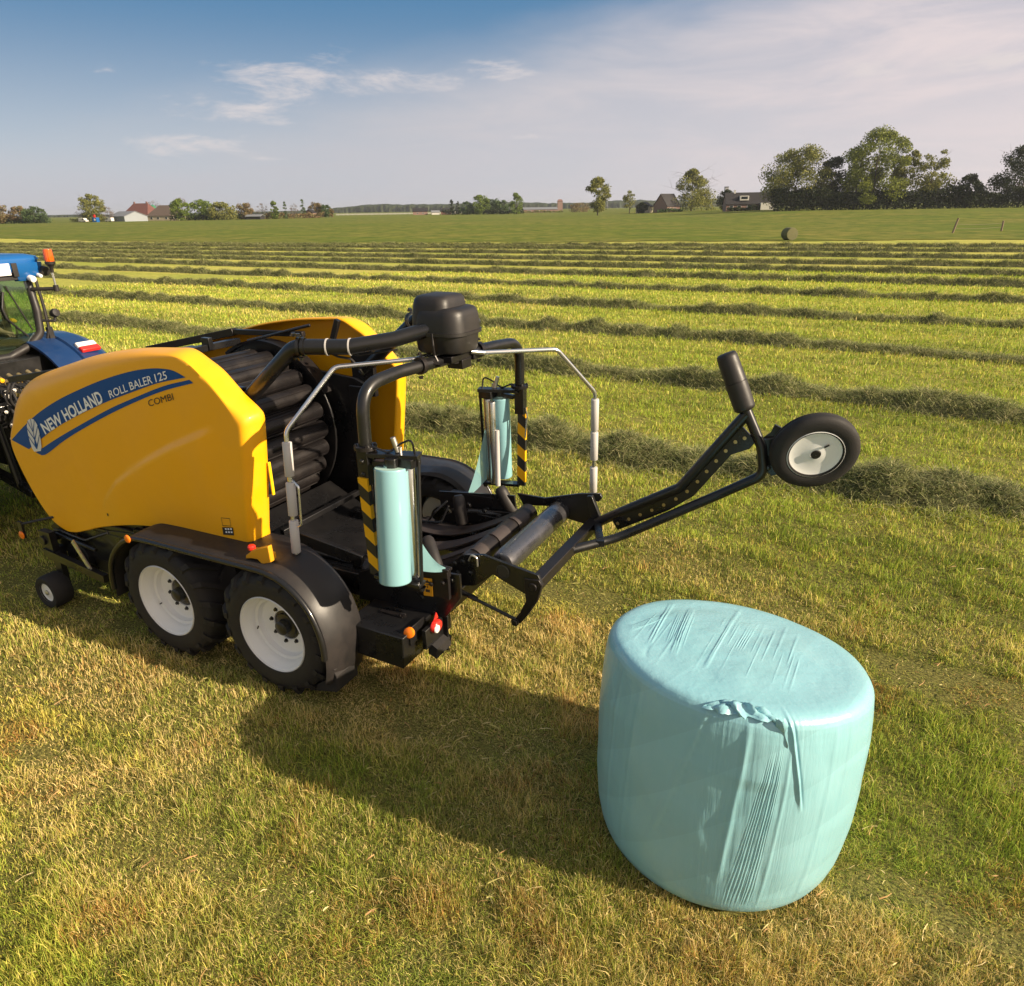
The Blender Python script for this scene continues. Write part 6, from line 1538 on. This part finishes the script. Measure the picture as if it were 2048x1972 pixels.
# right group
G2 = 'tall trees behind the dark hedge'
T('broad spreading tree at the left end of the tall right hand group', 101, 270, 21.6, 19.8, 'oval', 'olive', 5200, .52, 35, group=G2, gap=.7, clear=.10, trunks=3, lean=.03)
T('dark mid height tree squeezed between the broad tree and the tallest one', 112.5, 268, 18.4, 8.6, 'oval', 'dark', 2600, .5, 36, group=G2, gap=.7)
T('tallest tree of the right hand group, bright green and many stemmed', 124.5, 262, 26.2, 19.2, 'flat', 'bright', 7000, .52, 37, group=G2, gap=.7, clear=.12, trunks=3, lean=.02)
T('narrow tree leaning right beside the tallest tree', 131, 258, 19.6, 6.6, 'tuft', 'olive', 1300, .48, 38, group=G2, lean=.20, gap=.9)
T('wispy thin crowned tree standing free of the tall group', 140, 256, 19.8, 8.4, 'tuft', 'olive', 1500, .46, 39, group=G2, lean=.07, gap=.95)
T('dark rounded bush rising above the hedge right of the wispy tree', 151.2, 252, 10.6, 9.6, 'round', 'dark', 1900, .5, 40, cat='bush', name='bush')
T('dark open tree cut off by the right picture edge', 167.2, 250, 20.0, 15.7, 'oval', 'dark', 3200, .5, 41, group=G2, gap=.85, clear=.15)
hedge('bushy green undergrowth between the tall trees, standing out above the dark hedge', 94, 272, 150, 258, 5.0, 13.0, 6, 'olive', 9000, .55, 21, name='undergrowth')
hedge('long dark hedge under the tall right hand trees, reaching the right picture edge', 92, 266, 185, 246, 3.0, 9.6, 7, 'dark', 26000, .55, 6)
# the far forest: nobody could count its trees
fx = np.linspace(-1100, 1000, 900); rg = np.random.default_rng(77)
rows = []
for k, (dy, f_) in enumerate(((0, 0), (0, .7), (12, .92), (40, 1.0), (80, 1.0), (80, 0))):
    hz = (9.5 + 6 * fbm(fx * .012, fx * 0 + 2, 6, 3) + 3.0 * fbm(fx * .12, fx * 0 + k * .37, 8, 3)) * f_ * (0.55 + 0.45 * sstep(fx, -450, -250)) * (0.6 + .4 * sstep(fx, -420, -300))
    rows.append(np.stack([fx, 1500 + dy + rg.normal(0, 2.5, len(fx)), hz + terrain(fx, fx * 0 + 1500) * 0], 1))
V = np.stack(rows, 1).reshape(-1, 3); K = len(rows); a = np.arange(len(fx) - 1)[:, None] * K + np.arange(K - 1)[None, :]
C = np.array(LEAFCOL['dark'])[rg.integers(0, 3, len(V))] * 1.1
forest = raw_mesh('forest', V, np.stack([a, a + K, a + K + 1, a + 1], -1).reshape(-1), np.full((len(fx) - 1) * (K - 1), 4), M['leaf'], C)
tag(forest, 'low hazy wood closing the horizon', 'forest', kind='stuff')

# ------------------------------------------------------------------ farm buildings and small things beyond the meadow
M['roof_grey'] = mat('grey_roof_sheet', (0.20, 0.21, 0.225), .7, 0, .12, 2); M['roof_red'] = mat('red_roof_tiles', (0.13, 0.05, 0.04), .8, 0, .2, 3)
M['roof_dark'] = mat('dark_roof_tiles', (0.018, 0.016, 0.018), .8, 0, .2, 3); M['thatch'] = mat('thatch', (0.10, 0.072, 0.055), .95, 0, .2, 2)
M['wall_white'] = mat('white_wall', (0.62, 0.60, 0.56), .8, 0, .05, 2); M['wall_cream'] = mat('cream_wall', (0.42, 0.36, 0.26), .8, 0, .05, 2)
M['wall_pink'] = mat('pink_brick', (0.27, 0.17, 0.14), .85, 0, .1, 4); M['brick'] = mat('brown_brick', (0.20, 0.10, 0.075), .85, 0, .15, 4); M['pane'] = mat('dark_window', (0.02, 0.025, 0.03), .1, 0, .1, 2)
M['silo'] = mat('green_silo', (0.05, 0.20, 0.115), .5, 0, .06, 1); M['concrete'] = mat('grey_concrete', (0.30, 0.30, 0.32), .85, 0, .08, 1); M['wall_grey'] = mat('grey_sheet_wall', (0.27, 0.30, 0.33), .7, 0, .06, 1)
def house(name, label, cat, x, y, w, d, eave, ridge, wall, roof, rot=0.0, hip=0.0, windows=(), gable=None, chimney=None, z=None):
    root = empty(name, (x, y, float(terrain(x, y)) if z is None else z), R(rot)); tag(root, label, cat)
    mb = MB(); mb.box((0, 0, eave / 2 - .5), (w, d, eave + 1.0))
    if hip == 0: 
        for s in (-1, 1): mb.prism([(-d / 2, eave), (d / 2, eave), (0, ridge - .12)], 'x', s * w / 2 - .12 * s, s * w / 2)
    mb.build('wall', M[wall], root)
    o = .35; L_ = w / 2 + o; D_ = d / 2 + o; ze = eave - o * (ridge - eave) / (d / 2); hx = w / 2 * (1 - hip) + (o if hip == 0 else 0)
    t_ = .18
    vs = []
    for dz in (0, t_): vs += [(-L_, -D_, ze + dz), (L_, -D_, ze + dz), (L_, D_, ze + dz), (-L_, D_, ze + dz), (-hx, 0, ridge + dz), (hx, 0, ridge + dz)]
    fs = []
    for b_ in (0, 6): fs += [(b_, b_ + 1, b_ + 5, b_ + 4), (b_ + 2, b_ + 3, b_ + 4, b_ + 5)] + ([(b_ + 1, b_ + 2, b_ + 5), (b_ + 3, b_, b_ + 4)] if hip else [])
    fs += [(0, 1, 7, 6), (1, 2, 8, 7), (2, 3, 9, 8), (3, 0, 6, 9)] if hip else [(0, 1, 7, 6), (2, 3, 9, 8), (1, 5, 11, 7), (5, 2, 8, 11), (0, 4, 10, 6), (4, 3, 9, 10)]
    mb = MB(); mb.add(vs, fs); rf = mb.build('roof', M[roof], root)
    if chimney is not None:
        for cx_ in chimney: mb = MB(); mb.box((cx_, 0, ridge + .3), (.7, .7, 1.3)); mb.box((cx_, 0, ridge + .98), (.85, .85, .12)); mb.build('chimney', M['wall_white'] if wall != 'brick' else M['brick'], rf)
    for (wx, wz, ww_, wh) in windows:
        mb = MB(); mb.box((wx, -d / 2 - .03, wz), (ww_, .08, wh)); f_ = mb.build('window', M['wall_white'], root)
        mb = MB(); mb.box((wx, -d / 2 - .075, wz), (ww_ * .8, .03, wh * .8)); mb.build('pane', M['pane'], f_)
    return root
house('barn', 'long low barn with grey roof and white gable end left of the red roofed farmhouse', 'barn', -198.8, 400, 17.0, 12, 2.5, 4.8, 'wall_grey', 'roof_grey', rot=-38, windows=((-5, 1.2, 1.4, .8), (0, 1.2, 1.4, .8)))
house('farmhouse', 'large farmhouse with steep red tiled hip roof behind the grey barn', 'house', -210, 440, 17.5, 13, 2.8, 9.0, 'brick', 'roof_red', rot=-15, hip=.45, windows=((4, 1.6, 1.2, 1.3), (7, 1.6, 1.2, 1.3)), chimney=(-4.2, 4.2))
house('thatched_house', 'farmhouse with brown hipped thatched roof and cream walls right of the silo', 'house', -187.5, 420, 15.5, 12, 2.6, 7.6, 'wall_cream', 'thatch', rot=-12, hip=.55, windows=((-5, 1.3, 1.5, 1.3), (-1, 1.3, 1.5, 1.3), (4, 1.3, 1.5, 1.3)))
house('shed', 'low dark shed with tin roof between brown tree and stout poplar', 'shed', -131, 396, 8, 5, 1.5, 2.3, 'roof_dark', 'roof_grey', rot=-10)
house('pink_house', 'small pink brick gable house under the dome shaped brown tree', 'house', -112, 434, 4.2, 5, 2.9, 4.4, 'wall_pink', 'roof_dark', rot=75, windows=((0, 1.3, .9, 1.1),))
house('cottage', 'pale cottage with flat brown roof left of the two slim poplars, on the horizon', 'house', -64, 560, 10.5, 8, 2.4, 4.5, 'wall_pink', 'roof_dark', rot=6, windows=((-2, 1.2, 1.2, 1), (2, 1.2, 1.2, 1)))
house('small_barn', 'small dark barn with red tinged walls beside the two slim poplars', 'barn', -43.5, 540, 7.2, 7, 2.2, 4.0, 'brick', 'roof_dark', rot=4, windows=((1, 1.0, 1, .9),))
house('white_shed', 'little white shed between the pale cottage and the small dark barn', 'shed', -52.5, 555, 5.5, 4, 1.7, 2.7, 'wall_white', 'roof_grey', rot=10)
house('greenhouse', 'long low row of pale roofed sheds right of the middle tree clump', 'shed', 26, 615, 27, 9, 2.4, 3.9, 'wall_pink', 'roof_grey', rot=4, windows=((-9, 1.2, 3, 1), (-2, 1.2, 3, 1), (6, 1.2, 3, 1)))
house('cream_house', 'cream gabled house half hidden by the green bush under the thin tree', 'house', 67.3, 376, 5.2, 7, 3.0, 5.0, 'wall_cream', 'roof_dark', rot=62, windows=((0, 1.4, 1.2, 1.2),))
house('gabled_house', 'brick house with steep dark roof and pale gable left of the cone shaped tree', 'house', 75.5, 363, 9.0, 8.4, 2.9, 8.0, 'wall_pink', 'roof_dark', rot=38, windows=((1, 1.4, 1.3, 1.2), (-2.4, 1.4, 1.3, 1.2)))
house('long_house', 'long house with dark brown roof and white dormer left of the broad spreading tree', 'house', 96.5, 304, 20, 8, 2.7, 6.6, 'wall_pink', 'roof_dark', rot=-6, windows=((-8, 1.5, 1.5, 1.2), (-5, 1.5, 1.5, 1.2), (-1, 1.6, 2.2, 1.4), (4, 1.6, 1.6, 1.4)), chimney=(-6.5,))
lh = [o for o in bpy.data.objects if o.name == 'long_house'][0]
mb = MB(); mb.box((-3.2, -2.6, 4.7), (3.4, 2.2, 1.7)); dm = mb.build('dormer', M['wall_white'], lh); mb = MB(); mb.box((-3.2, -3.73, 4.8), (2.4, .06, .9)); mb.build('pane', M['pane'], dm)
mb = MB(); mb.box((6.0, -4.8, 1.6), (6.5, 2.6, 2.6)); mb.build('extension', M['wall_white'], lh)
house('brick_block', 'reddish brick block rising above the horizon wood', 'building', 61.6, 900, 6, 6, 10.6, 12.4, 'wall_pink', 'brick', hip=.4, z=0)
hedge('garden shrubs in front of the long house with the white dormer', 86, 299, 106, 299, .6, 2.6, 2, 'dark', 1500, .5, 11)
hedge('shrubs between the gabled house and the cone shaped tree', 70, 357, 82, 357, .5, 2.4, 2, 'teal', 900, .5, 12)
hedge('low shrubs before the long row of pale roofed sheds', 12, 608, 44, 606, .4, 2.2, 2, 'olive', 900, .7, 13)
t_ = empty('silo', tuple(LW(0, 0))[:2] + (0,)); t_.location = (-209.0, 452, 0); tag(t_, 'green cylindrical silo behind the right end of the red farmhouse roof', 'silo')
mb = MB(); mb.lathe([(1.7, 0), (1.7, 7.6), (1.72, 7.7), (.2, 8.6), (.001, 8.6)], (0, 0, 0), (0, 0, 1), 24); mb.build('tank', M['silo'], t_, sharp=30)
mb = MB(); mb.lathe([(1.73, 2), (1.76, 2), (1.76, 2.15), (1.73, 2.15)], (0, 0, 0), (0, 0, 1), 24, close=True); mb.lathe([(1.73, 5), (1.76, 5), (1.76, 5.15), (1.73, 5.15)], (0, 0, 0), (0, 0, 1), 24, close=True); mb.build('band', M['roof_grey'], t_)
t_ = empty('tower', (170.6, 600, 0)); tag(t_, 'grey square tower on the skyline above the dark green bush', 'tower')
mb = MB(); mb.box((0, 0, 7.6), (2.6, 2.6, 17.2)); mb.build('shaft', M['concrete'], t_); mb = MB(); mb.box((0, 0, 16.5), (2.9, 2.9, .5)); mb.box((-.6, -1.33, 14), (.5, .08, 1.2)); mb.box((.6, -1.33, 14), (.5, .08, 1.2)); mb.build('tower_top', M['roof_dark'], t_)
t_ = empty('pylon', (103, 800, 0)); tag(t_, 'thin lattice pylon on the horizon between the oval tree and the thin tree', 'pylon')
mb = MB()
for sx in (-1, 1):
    for sy in (-1, 1): mb.rod((sx * 2, sy * 2, 0), (sx * .3, sy * .3, 20), .14, 4)
for zz in (4, 8, 12, 16):
    k = 2 - 1.7 * zz / 20; mb.rod((-k, -k, zz), (k, -k, zz + 2), .08, 4); mb.rod((k, -k, zz), (-k, -k, zz + 2), .08, 4)
mb.rod((-4, 0, 17), (4, 0, 17), .14, 4); mb.rod((-2.8, 0, 19), (2.8, 0, 19), .12, 4); mb.build('lattice', M['concrete'], t_)
def van(label, x, y, rot, body, cab, name, cat, w=4.8):
    root = empty(name, (x, y, 0), R(rot)); tag(root, label, cat)
    mb = MB(); mb.prism([(-w / 2, .35), (w / 2, .35), (w / 2, 1.0), (w / 2 - .8, 1.15), (w / 2 - 1.3, 1.95), (-w / 2 + .1, 2.05), (-w / 2, 1.9)], 'y', -.95, .95); mb.build('body', M[body], root, bevel=.08)
    mb = MB(); mb.prism([(w / 2 - .95, 1.18), (w / 2 - 1.35, 1.85), (w / 2 - 2.0, 1.85), (w / 2 - 2.0, 1.18)], 'y', -.97, .97); mb.build('side_window', M['pane'], root)
    for sx in (-.32, .30):
        for s in (-1, 1): mb = MB(); mb.lathe([(.001, .1), (.2, .1), (.33, .06), (.33, -.1), (.001, -.1)], (sx * w, s * .88, .33), (0, s, 0), 16); mb.build('wheel', M['rubber'], root)
van('white van parked at the foot of the tall round tree, left of the blue container', -213.5, 384, -20, 'wall_white', 'pane', 'parked_van', 'van')
van('white van parked between the blue container and the grey barn', -202.0, 387, 160, 'wall_white', 'pane', 'parked_van', 'van', 4.2)
t_ = empty('container', (-207, 383.5, 0), R(-15)); tag(t_, 'small blue container with white round sign and red top, between two white vans', 'container')
mb = MB(); mb.box((0, 0, 1.1), (2.5, 2.0, 2.2)); mb.build('box', M['blue_bright'], t_, bevel=.04); mb = MB(); mb.lathe([(.001, .02), (.55, .02), (.55, 0)], (0.3, -1.0, 1.2), (0, -1, 0), 20); mb.build('sign', M['lamp_white'], t_); mb = MB(); mb.box((-.5, 0, 2.9), (.9, .5, 1.3)); mb.build('red_chute', M['red'], t_)
van('tiny white car parked beside the two slim poplars', -36.4, 536, 10, 'wall_white', 'pane', 'parked_car', 'car', 3.6)

# round hay bale lying at the meadow edge, and the two leaning posts with a wire
t_ = empty('round_bale', (28.3, 75.8, float(terrain(28.3, 75.8)) + .62), R(28)); tag(t_, 'unwrapped round hay bale lying on its side at the edge of the meadow', 'bale')
mb = MB(); rr = []
for i in range(9): rr.append((.62 if 0 < i < 8 else .58, -.6 + 1.2 * i / 8))
mb.lathe([(.001, -.6)] + rr + [(.5, .61), (.36, .60), (.2, .615), (.001, .60)], (0, 0, 0), (-.35, -1, 0), 40); mb.build('hay', M['hay'], t_)
for (x, y, h_, lx, lab) in ((51.1, 86.6, 1.65, .35, 'taller weathered fence post leaning right at the meadow edge'), (59.0, 90.1, 1.2, -.04, 'short upright fence post right of the leaning one')):
    t_ = empty('fence_post', (x, y, float(terrain(x, y)))); tag(t_, lab, 'post', 'fence posts at the meadow edge')
    mb = MB(); mb.tube([(-.05, 0, -.3), (lx * .5, 0, h_ * .5), (lx, 0, h_)], [.11, .105, .10], 10); mb.build('post', M['wood'], t_)

t_ = empty('fence_wire', (51.1, 86.6, float(terrain(51.1, 86.6)))); tag(t_, 'sagging fence wires between the two posts at the meadow edge', 'wire')
mb = MB()
for z_ in (.55, 1.0): mb.tube([(.20 + 7.7 * t, 3.5 * t, z_ - .10 * math.sin(PI * t) - .05 * t) for t in np.linspace(0, 1, 12)], .014, 5)
mb.build('strands', M['wood'], t_)
# white fence boards far behind the left half of the meadow
t_ = empty('white_fence', (-86, 640, 0)); tag(t_, 'long pale fence far behind the meadow, below the horizon wood', 'fence')
mb = MB(); 
for k in range(28): mb.box((-56 + 4 * k, 0, .6), (.2, .2, 1.3))
mb.build('fence_row', M['wall_white'], t_); mb = MB(); mb.box((-2, -.15, 1.05), (112, .06, .3)); mb.box((-2, -.15, .5), (112, .06, .3)); mb.build('rail', M['wall_white'], t_)

# ------------------------------------------------------------------ the air: far things fade a little
mb = MB(); mb.box((0, 3050, 16.0), (9000, 6700, 35.0))
hz = mb.build('haze', M['pane'])
E_ = bpy.data.materials.new('haze_air'); E_.use_nodes = True; nt = E_.node_tree; nt.nodes.clear()
o_ = nt.nodes.new('ShaderNodeOutputMaterial'); v_ = nt.nodes.new('ShaderNodeVolumePrincipled')
v_.inputs['Color'].default_value = (0.86, 0.90, 0.97, 1); v_.inputs['Density'].default_value = 0.00013; v_.inputs['Anisotropy'].default_value = 0.2
nt.links.new(v_.outputs[0], o_.inputs['Volume'])
hz.data.materials.clear(); hz.data.materials.append(E_); tag(hz, 'thin evening haze over the fields', 'haze', kind='stuff')
